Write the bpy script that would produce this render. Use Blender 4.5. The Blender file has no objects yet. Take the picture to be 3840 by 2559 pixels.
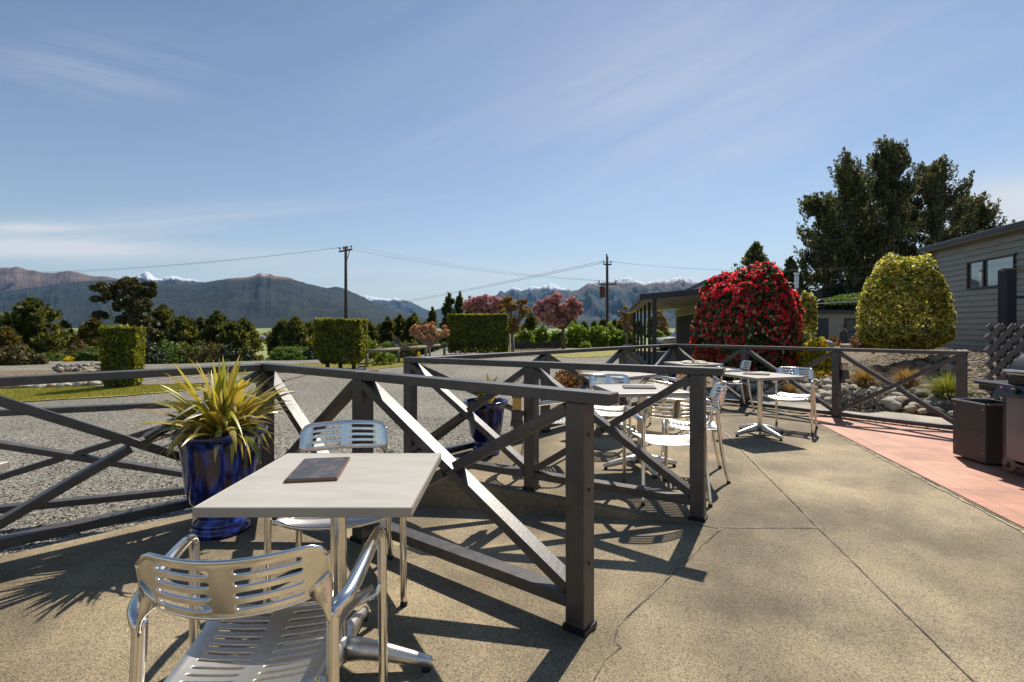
import bpy, bmesh, math, random
import numpy as np
from mathutils import Vector, Matrix, noise as mnoise

R = math.radians
scn = bpy.context.scene
col = scn.collection
# ------------------------------------------------------------------ camera
CAMZ = 1.34
FPX = 1925.0            # focal length in photo pixels (3840 wide)
HY = 1218.0             # horizon row in the photo
cd = bpy.data.cameras.new('camera')
cam = bpy.data.objects.new('camera', cd); col.objects.link(cam)
cam.location = (0, 0, CAMZ); cam.rotation_euler = (R(90), 0, 0)
cd.sensor_width = 36; cd.lens = 36 * FPX / 3840
cd.shift_y = -(1279.5 - HY) / 3840
cd.clip_start = .05; cd.clip_end = 60000
scn.camera = cam
# ------------------------------------------------------------------ light
SUN = Vector((.41, .76, 1.03)).normalized()
sl = bpy.data.lights.new('sun', 'SUN'); sl.energy = 5.0; sl.angle = R(.53); sl.color = (1, .93, .82)
so = bpy.data.objects.new('sun', sl); col.objects.link(so)
so.rotation_euler = SUN.to_track_quat('Z', 'Y').to_euler()
so.location = (0, 0, 30)
wd = bpy.data.worlds.new('World'); scn.world = wd; wd.use_nodes = True
def world():
    nt = wd.node_tree; nt.nodes.clear(); L = nt.links.new
    N = lambda t: nt.nodes.new(t)
    sky = N('ShaderNodeTexSky'); sky.sky_type = 'NISHITA'; sky.sun_disc = False
    sky.sun_elevation = math.asin(SUN.z); sky.sun_rotation = math.atan2(SUN.x, SUN.y)
    sky.altitude = 300; sky.air_density = 1.0; sky.dust_density = .2; sky.ozone_density = 2.2
    hs = N('ShaderNodeHueSaturation'); hs.inputs['Saturation'].default_value = .93
    tc = N('ShaderNodeTexCoord')
    sx = N('ShaderNodeSeparateXYZ'); L(tc.outputs['Generated'], sx.inputs[0])
    def m(op, a, b=None, c=None):
        n = N('ShaderNodeMath'); n.operation = op
        for i, v in enumerate((a, b, c)):
            if v is None: continue
            if isinstance(v, (int, float)): n.inputs[i].default_value = v
            else: L(v, n.inputs[i])
        return n.outputs[0]
    zz = m('ADD', m('MAXIMUM', sx.outputs[2], 0), .12)
    px_ = m('DIVIDE', sx.outputs[0], zz); py_ = m('DIVIDE', sx.outputs[1], zz)
    cb = N('ShaderNodeCombineXYZ'); L(px_, cb.inputs[0]); L(py_, cb.inputs[1])
    def cloud(rot, sc, nscale, lo, hi, det=6, dist=.6, off=(0, 0, 0)):
        mp = N('ShaderNodeMapping'); mp.inputs['Rotation'].default_value = (0, 0, R(rot))
        mp.inputs['Scale'].default_value = sc; mp.inputs['Location'].default_value = off
        L(cb.outputs[0], mp.inputs[0])
        no = N('ShaderNodeTexNoise'); no.inputs['Scale'].default_value = nscale
        no.inputs['Detail'].default_value = det; no.inputs['Roughness'].default_value = .55
        no.inputs['Distortion'].default_value = dist
        L(mp.outputs[0], no.inputs['Vector'])
        mr = N('ShaderNodeMapRange'); mr.interpolation_type = 'SMOOTHSTEP'
        mr.inputs[1].default_value = lo; mr.inputs[2].default_value = hi
        L(no.outputs[0], mr.inputs[0]); return mr.outputs[0]
    yy = m('MAXIMUM', sx.outputs[1], .05); TX = m('DIVIDE', sx.outputs[0], yy); TY = m('DIVIDE', sx.outputs[2], yy)
    cb2 = N('ShaderNodeCombineXYZ'); L(TX, cb2.inputs[0]); L(TY, cb2.inputs[1])
    def gauss(x0, y0, wx, wy):
        a_ = m('POWER', m('ABSOLUTE', m('DIVIDE', m('SUBTRACT', TX, x0), wx)), 2); b_ = m('POWER', m('ABSOLUTE', m('DIVIDE', m('SUBTRACT', TY, y0), wy)), 2)
        return m('POWER', 2.718, m('MULTIPLY', m('ADD', a_, b_), -1))
    def wisp(rot, sc, nscale, lo, hi, det=7, dist=.5, off=(0, 0, 0), ro=.6):
        mp = N('ShaderNodeMapping'); mp.vector_type = 'TEXTURE'; mp.inputs['Rotation'].default_value = (0, 0, R(rot)); mp.inputs['Scale'].default_value = sc; mp.inputs['Location'].default_value = off
        L(cb2.outputs[0], mp.inputs[0]); no = N('ShaderNodeTexNoise'); no.inputs['Scale'].default_value = nscale; no.inputs['Detail'].default_value = det; no.inputs['Roughness'].default_value = ro; no.inputs['Distortion'].default_value = dist
        L(mp.outputs[0], no.inputs['Vector']); mr = N('ShaderNodeMapRange'); mr.interpolation_type = 'SMOOTHSTEP'; mr.inputs[1].default_value = lo; mr.inputs[2].default_value = hi; L(no.outputs[0], mr.inputs[0]); return mr.outputs[0]
    veil = m('MULTIPLY', wisp(24, (2.4, .42, 1), 1.5, .30, .80, off=(.3, .1, 0)), gauss(.45, .46, .62, .26))
    fine = m('MULTIPLY', wisp(22, (1.6, .11, 1), 1.3, .48, .80, off=(1.3, .4, 0)), gauss(.35, .40, .6, .24))
    left = m('MULTIPLY', wisp(-13, (1.1, .10, 1), 1.3, .42, .72, off=(2.2, .9, 0)), gauss(-.84, .50, .24, .07))
    mid = m('MULTIPLY', wisp(4, (1.6, .10, 1), 1.4, .46, .74, off=(4.2, .3, 0)), gauss(-.62, .17, .75, .07))
    b1 = m('MULTIPLY', wisp(3, (.7, .07, 1), 2.4, .28, .50, off=(5.1, 2.2, 0)), gauss(-.90, .148, .22, .017))
    b2 = m('MULTIPLY', wisp(2, (.7, .08, 1), 2.2, .32, .6, off=(5.7, 1.2, 0)), gauss(-.95, .185, .10, .012))
    b3 = m('MULTIPLY', wisp(10, (.9, .10, 1), 2.0, .08, .34, off=(8.1, 2.2, 0)), gauss(1.00, .225, .15, .055))
    b4 = m('MULTIPLY', wisp(2, (1.0, .07, 1), 2.0, .42, .62, off=(3.1, 6.2, 0)), gauss(.0, .085, .5, .03))
    tot = None
    for c_, k_ in ((veil, .50), (fine, .30), (left, .30), (mid, .50), (b1, 1.1), (b2, .9), (b3, 1.15), (b4, .45)):
        q_ = m('MULTIPLY', c_, k_); tot = q_ if tot is None else m('ADD', tot, q_)
    tot = m('MINIMUM', tot, .88)
    hz = N('ShaderNodeMix'); hz.data_type = 'RGBA'
    L(m('MULTIPLY', m('POWER', 2.718, m('MULTIPLY', m('MAXIMUM', sx.outputs[2], 0), -9)), .80), hz.inputs[0])
    L(sky.outputs[0], hz.inputs[6]); hz.inputs[7].default_value = (4.5, 5.2, 5.7, 1)
    fr = N('ShaderNodeMapRange'); fr.interpolation_type = 'SMOOTHSTEP'; L(sx.outputs[1], fr.inputs[0]); fr.inputs[1].default_value = -.25; fr.inputs[2].default_value = .3
    tot = m('MULTIPLY', tot, fr.outputs[0])
    mx = N('ShaderNodeMix'); mx.data_type = 'RGBA'
    L(tot, mx.inputs[0]); L(hz.outputs[2], hs.inputs['Color']); L(hs.outputs[0], mx.inputs[6])
    mx.inputs[7].default_value = (6.9, 7.1, 7.4, 1)
    bg = N('ShaderNodeBackground'); bg.inputs[1].default_value = .094
    L(mx.outputs[2], bg.inputs[0])
    out = N('ShaderNodeOutputWorld'); L(bg.outputs[0], out.inputs[0])
world()
vs = scn.view_settings
vs.view_transform = 'Standard'; vs.look = 'None'; vs.exposure = 0.20; vs.gamma = 1; vs.use_curve_mapping = False
cy = scn.cycles
cy.max_bounces = 7; cy.diffuse_bounces = 3; cy.glossy_bounces = 4; cy.transmission_bounces = 4
cy.transparent_max_bounces = 8; cy.caustics_reflective = False; cy.caustics_refractive = False
cy.sample_clamp_indirect = 6

# ------------------------------------------------------------------ helpers
def W(px, py, d):
    """a real point at depth d (metres ahead) seen at a photo pixel; used only to measure positions"""
    return Vector(((px - 1920) / FPX * d, d, CAMZ - (py - HY) / FPX * d))
def ss(a, b, x):
    t = np.clip((x - a) / (b - a), 0, 1); return t * t * (3 - 2 * t)
def tag(o, label=None, cat=None, group=None, kind=None):
    if label: o['label'] = label
    if cat: o['category'] = cat
    if group: o['group'] = group
    if kind: o['kind'] = kind
    return o
def empty(name, loc=(0, 0, 0), rz=0):
    o = bpy.data.objects.new(name, None); col.objects.link(o)
    o.location = loc; o.rotation_euler = (0, 0, rz); o.empty_display_size = .1
    return o
def link(name, me, parent=None, mats=()):
    for m_ in mats: me.materials.append(m_)
    o = bpy.data.objects.new(name, me); col.objects.link(o)
    if parent is not None: o.parent = parent
    return o
def copy_tree(o, parent=None):
    c = o.copy(); col.objects.link(c); c.parent = parent
    for ch in list(o.children): copy_tree(ch, c)
    return c
class MB:
    def __init__(s): s.v = []; s.f = []; s.m = []; s.s = []
    def add(s, vs_, fs, mi=0, smooth=False):
        b = len(s.v); s.v += [tuple(p) for p in vs_]
        for f in fs: s.f.append([i + b for i in f]); s.m.append(mi); s.s.append(smooth)
    def box(s, c, h, rot=None, mi=0):
        M_ = rot if rot is not None else Matrix.Identity(3)
        c = Vector(c)
        P = [c + M_ @ Vector((x * h[0], y * h[1], z * h[2])) for z in (-1, 1) for y in (-1, 1) for x in (-1, 1)]
        s.add(P, [(0, 2, 3, 1), (4, 5, 7, 6), (0, 1, 5, 4), (2, 6, 7, 3), (0, 4, 6, 2), (1, 3, 7, 5)], mi)
    def bar(s, a, b, w, h, mi=0, up=(0, 0, 1)):
        """bar from a to b, w wide (sideways), h high"""
        a, b = Vector(a), Vector(b); d = b - a; L = d.length; d.normalize()
        side = d.cross(Vector(up)).normalized(); u = side.cross(d).normalized()
        M_ = Matrix((side, d, u)).transposed()
        s.box((a + b) / 2, (w / 2, L / 2, h / 2), M_, mi)
    def tube(s, pts, rad, seg=10, mi=0, cap=True, flat=1.0, smooth=True):
        pts = [Vector(p) for p in pts]; n = len(pts)
        if not hasattr(rad, '__len__'): rad = [rad] * n
        T = []
        for i in range(n):
            a = pts[max(0, i - 1)]; b = pts[min(n - 1, i + 1)]; T.append((b - a).normalized())
        ref = Vector((1, 0, 0)) if abs(T[0].x) < .8 else Vector((0, 1, 0))
        nx = (ref - T[0] * ref.dot(T[0])).normalized()
        V, Fc = [], []
        for i in range(n):
            nx = (nx - T[i] * nx.dot(T[i])).normalized(); ny = T[i].cross(nx)
            for k in range(seg):
                a = 2 * math.pi * k / seg
                V.append(pts[i] + (nx * math.cos(a) * flat + ny * math.sin(a)) * rad[i])
        for i in range(n - 1):
            for k in range(seg):
                k2 = (k + 1) % seg
                Fc.append((i * seg + k, i * seg + k2, (i + 1) * seg + k2, (i + 1) * seg + k))
        if cap:
            Fc.append(tuple(range(seg - 1, -1, -1))); Fc.append(tuple((n - 1) * seg + k for k in range(seg)))
        s.add(V, Fc, mi, smooth)
    def lathe(s, prof, seg=32, c=(0, 0, 0), mi=0, smooth=True, cap=False):
        V, Fc = [], []; n = len(prof)
        for r, z in prof:
            for k in range(seg):
                a = 2 * math.pi * k / seg; V.append((c[0] + r * math.cos(a), c[1] + r * math.sin(a), c[2] + z))
        for i in range(n - 1):
            for k in range(seg):
                k2 = (k + 1) % seg
                Fc.append((i * seg + k, i * seg + k2, (i + 1) * seg + k2, (i + 1) * seg + k))
        if cap:
            Fc.append(tuple(range(seg - 1, -1, -1))); Fc.append(tuple((n - 1) * seg + k for k in range(seg)))
        s.add(V, Fc, mi, smooth)
    def prism(s, poly, z0, z1, mi=0):
        """poly: CCW list of (x,y); z0/z1 numbers or functions of (x,y)"""
        n = len(poly); g = lambda z, p: z(p[0], p[1]) if callable(z) else z
        V = [(p[0], p[1], g(z0, p)) for p in poly] + [(p[0], p[1], g(z1, p)) for p in poly]
        Fc = [tuple(range(n - 1, -1, -1)), tuple(range(n, 2 * n))]
        for i in range(n):
            j = (i + 1) % n; Fc.append((i, j, n + j, n + i))
        s.add(V, Fc, mi)
    def build(s, name, mats, parent=None, bevel=0, seg=1):
        me = bpy.data.meshes.new(name); me.from_pydata(s.v, [], s.f)
        me.polygons.foreach_set('material_index', s.m); me.polygons.foreach_set('use_smooth', s.s); me.update()
        if not isinstance(mats, (list, tuple)): mats = [mats]
        o = link(name, me, parent, mats)
        if bevel:
            b = o.modifiers.new('bevel', 'BEVEL'); b.width = bevel; b.segments = seg; b.limit_method = 'ANGLE'
            b.angle_limit = R(40)
        return o
def smooth_path(pts, n=6):
    P = [Vector(p) for p in pts]; out = []
    Q = [2 * P[0] - P[1]] + P + [2 * P[-1] - P[-2]]
    for i in range(1, len(Q) - 2):
        for k in range(n):
            t = k / n; a, b, c, d = Q[i - 1], Q[i], Q[i + 1], Q[i + 2]
            out.append(.5 * ((2 * b) + (c - a) * t + (2 * a - 5 * b + 4 * c - d) * t * t + (3 * b - a - 3 * c + d) * t ** 3))
    out.append(P[-1]); return out
def fast_mesh(name, V, Q, mats, parent=None, smooth=False, mi=None):
    """V: (n,3) floats, Q: (m,4) or (m,3) ints"""
    me = bpy.data.meshes.new(name); k = Q.shape[1]
    me.vertices.add(len(V)); me.vertices.foreach_set('co', np.ascontiguousarray(V, dtype=np.float32).ravel())
    me.loops.add(Q.size); me.loops.foreach_set('vertex_index', np.ascontiguousarray(Q, dtype=np.int32).ravel())
    me.polygons.add(len(Q)); me.polygons.foreach_set('loop_start', np.arange(0, Q.size, k, dtype=np.int32))
    me.polygons.foreach_set('loop_total', np.full(len(Q), k, dtype=np.int32))
    me.polygons.foreach_set('use_smooth', np.full(len(Q), smooth))
    if mi is not None: me.polygons.foreach_set('material_index', mi.astype(np.int32))
    me.update(calc_edges=True); me.validate()
    return link(name, me, parent, mats if isinstance(mats, (list, tuple)) else [mats])

# ------------------------------------------------------------------ materials
def nodes(name):
    m = bpy.data.materials.new(name); m.use_nodes = True; nt = m.node_tree
    return m, nt, nt.nodes['Principled BSDF']
def setc(sock, c): sock.default_value = (c[0], c[1], c[2], 1)
def ramp(nt, stops):
    r = nt.nodes.new('ShaderNodeValToRGB'); e = r.color_ramp.elements
    while len(e) < len(stops): e.new(.5)
    for i, (p, c) in enumerate(stops): e[i].position = p; e[i].color = (c[0], c[1], c[2], 1)
    return r
def mat(name, c, rough=.6, metal=0, c2=None, sc=5, lo=.35, hi=.65, det=4, bump=None, coat=0, spec=.5, stretch=None, rvar=0):
    m, nt, p = nodes(name); L = nt.links.new
    setc(p.inputs['Base Color'], c); p.inputs['Roughness'].default_value = rough
    p.inputs['Metallic'].default_value = metal; p.inputs['Specular IOR Level'].default_value = spec
    p.inputs['Coat Weight'].default_value = coat
    tc = nt.nodes.new('ShaderNodeTexCoord'); v = tc.outputs['Object']
    if stretch:
        mp = nt.nodes.new('ShaderNodeMapping'); mp.inputs['Scale'].default_value = stretch; L(v, mp.inputs[0]); v = mp.outputs[0]
    if c2 is not None:
        n = nt.nodes.new('ShaderNodeTexNoise'); n.inputs['Scale'].default_value = sc; n.inputs['Detail'].default_value = det
        L(v, n.inputs['Vector']); r = ramp(nt, [(lo, c), (hi, c2)]); L(n.outputs[0], r.inputs[0]); L(r.outputs[0], p.inputs['Base Color'])
        if rvar:
            mr = nt.nodes.new('ShaderNodeMapRange'); mr.inputs[3].default_value = rough - rvar; mr.inputs[4].default_value = rough + rvar
            L(n.outputs[0], mr.inputs[0]); L(mr.outputs[0], p.inputs['Roughness'])
    if bump:
        n = nt.nodes.new('ShaderNodeTexNoise'); n.inputs['Scale'].default_value = bump[0]; n.inputs['Detail'].default_value = 5
        L(v, n.inputs['Vector']); b = nt.nodes.new('ShaderNodeBump'); b.inputs['Strength'].default_value = bump[1]
        b.inputs['Distance'].default_value = bump[2] if len(bump) > 2 else .01
        L(n.outputs[0], b.inputs['Height']); L(b.outputs[0], p.inputs['Normal'])
    return m
def leafmat(name, cols, trans=.3, rough=.5, tcol=None, nsc=.8, spec=.35):
    """cols: colours picked leaf by leaf (random per island) and by a soft clump noise"""
    m, nt, p = nodes(name); L = nt.links.new
    g = nt.nodes.new('ShaderNodeNewGeometry'); tc = nt.nodes.new('ShaderNodeTexCoord')
    n = nt.nodes.new('ShaderNodeTexNoise'); n.inputs['Scale'].default_value = nsc; n.inputs['Detail'].default_value = 2
    L(tc.outputs['Object'], n.inputs['Vector'])
    a = nt.nodes.new('ShaderNodeMath'); a.operation = 'MULTIPLY_ADD'; L(n.outputs[0], a.inputs[0]); a.inputs[1].default_value = .9; a.inputs[2].default_value = -.45
    b = nt.nodes.new('ShaderNodeMath'); b.operation = 'ADD'; L(g.outputs['Random Per Island'], b.inputs[0]); L(a.outputs[0], b.inputs[1]); b.use_clamp = True
    k = len(cols); r = ramp(nt, [(i / max(1, k - 1), c) for i, c in enumerate(cols)]); L(b.outputs[0], r.inputs[0])
    L(r.outputs[0], p.inputs['Base Color']); p.inputs['Roughness'].default_value = rough; p.inputs['Specular IOR Level'].default_value = spec
    if trans:
        t = nt.nodes.new('ShaderNodeBsdfTranslucent')
        mxc = nt.nodes.new('ShaderNodeMix'); mxc.data_type = 'RGBA'; mxc.blend_type = 'MULTIPLY'; mxc.inputs[0].default_value = 1
        L(r.outputs[0], mxc.inputs[6]); tcc = tcol or (2.2, 2.0, .9); mxc.inputs[7].default_value = (*tcc, 1)
        L(mxc.outputs[2], t.inputs[0])
        mx = nt.nodes.new('ShaderNodeMixShader'); mx.inputs[0].default_value = trans
        L(p.outputs[0], mx.inputs[1]); L(t.outputs[0], mx.inputs[2])
        L(mx.outputs[0], nt.nodes['Material Output'].inputs[0])
    return m

def concrete_mat(name, c1, c2, dark, big=.5, stain=.5):
    m, nt, p = nodes(name); L = nt.links.new; N = nt.nodes.new
    tc = N('ShaderNodeTexCoord'); o = tc.outputs['Object']
    def no(sc, det=4, ro=.5):
        n = N('ShaderNodeTexNoise'); n.inputs['Scale'].default_value = sc; n.inputs['Detail'].default_value = det; n.inputs['Roughness'].default_value = ro
        L(o, n.inputs['Vector']); return n.outputs[0]
    def mixc(f, a, b):
        x = N('ShaderNodeMix'); x.data_type = 'RGBA'
        if isinstance(f, float): x.inputs[0].default_value = f
        else: L(f, x.inputs[0])
        for i, v in ((6, a), (7, b)):
            if isinstance(v, tuple): x.inputs[i].default_value = (*v, 1)
            else: L(v, x.inputs[i])
        return x.outputs[2]
    def rng_(v, lo, hi, a=0, b=1):
        r = N('ShaderNodeMapRange'); r.interpolation_type = 'SMOOTHSTEP'; L(v, r.inputs[0])
        for i, q in enumerate((lo, hi, a, b)): r.inputs[i + 1].default_value = q
        return r.outputs[0]
    base = mixc(rng_(no(.9, 3), .35, .65), c1, c2)
    vo = N('ShaderNodeTexVoronoi'); vo.inputs['Scale'].default_value = 190; L(o, vo.inputs['Vector'])
    vr = N('ShaderNodeRGBToBW'); L(vo.outputs['Color'], vr.inputs[0])
    base = mixc(rng_(vr.outputs[0], .40, .27, 0, .58), base, dark)                       # dark aggregate
    base = mixc(rng_(vr.outputs[0], .62, .8, 0, .5), base, tuple(min(1, x * 1.55) for x in c1))  # pale grains
    base = mixc(rng_(no(300, 2), .35, .65, 0, .35), base, tuple(x * .55 for x in c1))
    base = mixc(rng_(no(1.3, 6, .65), .50, .72, 0, stain), base, tuple(x * .5 for x in c2))    # damp, worn patches
    base = mixc(rng_(no(3.7, 8, .7), .62, .74, 0, .45), base, tuple(min(1, x * 1.45) for x in c1))
    # long worn lanes and grime of the whole slab, small chalky scuffs
    gm = N('ShaderNodeMix'); gm.data_type = 'RGBA'; gm.blend_type = 'MULTIPLY'; gm.inputs[0].default_value = 1; L(base, gm.inputs[6]); L(rng_(no(.32, 5, .6), .36, .60, 1.14, .64), gm.inputs[7]); base = gm.outputs[2]
    gn = N('ShaderNodeMix'); gn.data_type = 'RGBA'; gn.blend_type = 'MULTIPLY'; gn.inputs[0].default_value = 1; L(base, gn.inputs[6]); L(rng_(no(1.25, 8, .68), .34, .66, 1.16, .74), gn.inputs[7]); base = gn.outputs[2]
    base = mixc(rng_(no(5.5, 9, .75), .69, .76, 0, .55), base, tuple(min(1, x * 1.9) for x in c1))
    base = mixc(rng_(no(9, 9, .8), .66, .74, 0, .45), base, dark)
    L(base, p.inputs['Base Color']); p.inputs['Roughness'].default_value = .85
    b = N('ShaderNodeBump'); b.inputs['Strength'].default_value = .55; b.inputs['Distance'].default_value = .004
    L(vo.outputs['Distance'], b.inputs['Height']); L(b.outputs[0], p.inputs['Normal'])
    return m
M = {}
M['concrete'] = concrete_mat('aggregate_concrete', (.41, .32, .19), (.29, .233, .145), (.05, .045, .035))
M['path'] = concrete_mat('smooth_path_concrete', (.52, .46, .37), (.44, .39, .31), (.28, .25, .2), stain=.25)
M['joint'] = mat('joint_dark', (.075, .062, .045), .9, c2=(.30, .25, .16), sc=6, lo=.42, hi=.58)
M['joint_light'] = mat('mortar_smear', (.50, .44, .33), .85, c2=(.38, .31, .21), sc=14)
M['fence'] = mat('charcoal_timber_paint', (.042, .034, .029), .46, c2=(.074, .062, .053), sc=13, bump=(45, .22, .004), stretch=(1, 1, 1), spec=.8, rvar=.08)
M['fence_base'] = mat('black_steel_shoe', (.012, .012, .012), .4)
M['alu'] = mat('polished_aluminium', (.86, .82, .75), .19, 1, c2=(.78, .74, .67), sc=30, rvar=.04)
M['alu_satin'] = mat('satin_aluminium', (.76, .72, .66), .40, 1, c2=(.66, .63, .57), sc=60, rvar=.06)
M['rubber'] = mat('black_rubber', (.012, .012, .013), .6)
M['top'] = mat('pale_table_laminate', (.54, .495, .42), .38, c2=(.45, .41, .34), sc=4.5, det=9, lo=.42, hi=.72, spec=.5, stretch=(1, 3.2, 1), rvar=.12, bump=(180, .06, .001))
M['top_edge'] = mat('table_edge_metal', (.42, .38, .32), .45, .3)
M['menu'] = mat('dark_menu_board', (.055, .048, .048), .42, c2=(.13, .11, .10), sc=28, det=8, lo=.45, hi=.7)
M['menu_edge'] = mat('brown_board_edge', (.16, .085, .05), .6)
M['paper'] = mat('cream_paper', (.7, .64, .5), .7)
M['cast_white'] = mat('white_paint', (.75, .75, .73), .5)
def glaze():
    m, nt, p = nodes('cobalt_glaze'); L = nt.links.new; N = nt.nodes.new
    tc = N('ShaderNodeTexCoord'); mp = N('ShaderNodeMapping'); mp.inputs['Scale'].default_value = (13, 13, 3.6); L(tc.outputs['Object'], mp.inputs[0])
    n = N('ShaderNodeTexNoise'); n.inputs['Scale'].default_value = 1.6; n.inputs['Detail'].default_value = 6; L(mp.outputs[0], n.inputs['Vector'])
    r = ramp(nt, [(.38, (.004, .004, .022)), (.46, (.008, .011, .08)), (.56, (.014, .026, .22)), (.72, (.05, .12, .48))]); L(n.outputs[0], r.inputs[0])
    L(r.outputs[0], p.inputs['Base Color']); p.inputs['Roughness'].default_value = .10; p.inputs['Coat Weight'].default_value = .6; p.inputs['Coat Roughness'].default_value = .04
    b = N('ShaderNodeBump'); b.inputs['Strength'].default_value = .25; b.inputs['Distance'].default_value = .01; L(n.outputs[0], b.inputs['Height']); L(b.outputs[0], p.inputs['Normal'])
    return m
M['glaze'] = glaze()
M['soil'] = mat('potting_soil', (.035, .025, .017), .95, c2=(.08, .055, .035), sc=40)
M['flaxg'] = leafmat('flax_green', [(.14, .18, .035), (.32, .33, .06), (.50, .46, .08)], .3, .3, nsc=3, spec=.6)
M['flaxy'] = leafmat('flax_yellow', [(.45, .34, .05), (.62, .46, .07), (.66, .56, .24)], .3, .3, nsc=3, tcol=(1.3, 1.2, .8), spec=.6)
M['flaxb'] = leafmat('flax_dry', [(.17, .10, .05), (.32, .20, .10), (.42, .30, .17)], .15, .6, nsc=3, tcol=(1.2, 1, .8))
M['flaxp'] = leafmat('flax_pale', [(.45, .42, .24), (.62, .58, .40), (.70, .66, .5)], .2, .3, nsc=3, tcol=(1.1, 1.1, .9), spec=.6)
def gravel_mat():
    m, nt, p = nodes('grey_gravel'); L = nt.links.new; N = nt.nodes.new
    tc = N('ShaderNodeTexCoord'); o = tc.outputs['Object']
    vo = N('ShaderNodeTexVoronoi'); vo.inputs['Scale'].default_value = 52; L(o, vo.inputs['Vector'])
    bw = N('ShaderNodeRGBToBW'); L(vo.outputs['Color'], bw.inputs[0])
    r = ramp(nt, [(.2, (.055, .050, .040)), (.42, (.20, .18, .14)), (.62, (.31, .28, .22)), (.85, (.52, .48, .39))]); L(bw.outputs[0], r.inputs[0])
    n = N('ShaderNodeTexNoise'); n.inputs['Scale'].default_value = .35; n.inputs['Detail'].default_value = 5; L(o, n.inputs['Vector'])
    mr = N('ShaderNodeMapRange'); L(n.outputs[0], mr.inputs[0]); mr.inputs[1].default_value = .3; mr.inputs[2].default_value = .7; mr.inputs[3].default_value = .78; mr.inputs[4].default_value = 1.15
    mu = N('ShaderNodeMix'); mu.data_type = 'RGBA'; mu.blend_type = 'MULTIPLY'; mu.inputs[0].default_value = 1; L(r.outputs[0], mu.inputs[6]); L(mr.outputs[0], mu.inputs[7])
    # pasture beyond the yard, by real ground position
    ge = N('ShaderNodeNewGeometry'); sz = N('ShaderNodeSeparateXYZ'); L(ge.outputs['Position'], sz.inputs[0]); vl = N('ShaderNodeMath'); vl.operation = 'MULTIPLY'; L(sz.outputs[2], vl.inputs[0]); vl.inputs[1].default_value = -1
    n2 = N('ShaderNodeTexNoise'); n2.inputs['Scale'].default_value = .006; n2.inputs['Detail'].default_value = 5; L(o, n2.inputs['Vector'])
    r2 = ramp(nt, [(.35, (.10, .15, .025)), (.5, (.19, .26, .04)), (.60, (.30, .25, .10)), (.7, (.14, .20, .035))]); L(n2.outputs[0], r2.inputs[0])
    ms = N('ShaderNodeMapRange'); L(vl.outputs[0], ms.inputs[0]); ms.inputs[1].default_value = .72; ms.inputs[2].default_value = .85
    mx = N('ShaderNodeMix'); mx.data_type = 'RGBA'; L(ms.outputs[0], mx.inputs[0]); L(mu.outputs[2], mx.inputs[6]); L(r2.outputs[0], mx.inputs[7])
    L(mx.outputs[2], p.inputs['Base Color']); p.inputs['Roughness'].default_value = .9
    b = N('ShaderNodeBump'); b.inputs['Strength'].default_value = .9; b.inputs['Distance'].default_value = .02; b.invert = True
    L(vo.outputs['Distance'], b.inputs['Height']); L(b.outputs[0], p.inputs['Normal'])
    return m
M['gravel'] = gravel_mat()
M['pebble'] = leafmat('loose_pebbles', [(.06, .055, .045), (.22, .20, .16), (.38, .34, .27), (.62, .57, .48)], 0, .85, nsc=2)
M['grass'] = mat('lawn_grass', (.19, .19, .03), .9, c2=(.34, .30, .07), sc=2.2, det=8, bump=(60, .8, .03))
M['bark_soil'] = mat('bark_garden_soil', (.11, .075, .045), .95, c2=(.26, .19, .12), sc=7, det=8, bump=(25, 1, .03))
M['bank'] = mat('stony_bank_soil', (.13, .095, .055), .95, c2=(.25, .19, .12), sc=5, det=9, bump=(30, 1, .03))
M['stone'] = mat('river_stone', (.36, .33, .27), .85, c2=(.58, .53, .44), sc=4, det=6, bump=(20, .5, .01))
M['stone_warm'] = mat('ochre_stone', (.36, .26, .16), .8, c2=(.50, .42, .30), sc=5, det=6, bump=(20, .5, .01))
M['stone_dark'] = mat('dark_rock', (.07, .065, .06), .8, c2=(.16, .15, .13), sc=4, det=6, bump=(14, .7, .02))
M['bark'] = mat('grey_brown_bark', (.07, .05, .035), .9, c2=(.15, .11, .08), sc=12, bump=(20, .8, .03))
M['bark_pale'] = mat('pale_gum_bark', (.30, .26, .21), .8, c2=(.48, .44, .38), sc=4)
M['wood_grey'] = mat('weathered_timber', (.16, .13, .10), .85, c2=(.30, .26, .21), sc=10)
M['pole_wood'] = mat('brown_pole_timber', (.05, .035, .028), .8, c2=(.08, .06, .05), sc=8)
M['wire'] = mat('wire_cable', (.05, .05, .055), .5)
# ------------------------------------------------------------------ terrain
def site_s(x, y): return .973 * x - .23 * y
def hg(x, y):
    """ground height"""
    x = np.asarray(x, float); y = np.asarray(y, float); r = np.hypot(x, y); s = site_s(x, y)
    z = -.36 - .14 * ss(5, 13, r) - .12 * ss(28, 45, r)
    z = z + .26 * ss(-2, 1.8, s) * (1 - ss(24, 40, y)) + .0 * s
    z = z + .85 * ss(3.7, 8.2, s) * ss(6.2, 9.6, y) * (1 - .8 * ss(18, 34, y))
    az = np.where(y > 1, x / np.maximum(y, 1), np.where(x > 0, 3, -3))
    far = 1 - ss(.34, .55, az)
    r0 = 24 + 22 * ss(-.20, -.09, az) + 8 * ss(-.72, -.85, az)
    z = z - 30 * ss(0, 170, r - r0) * far
    z = z + .05 * np.sin(x * .9 + 1) * np.cos(y * .7) * ss(8, 20, r)
    return z
def hg1(x, y): return float(hg(x, y))
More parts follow.
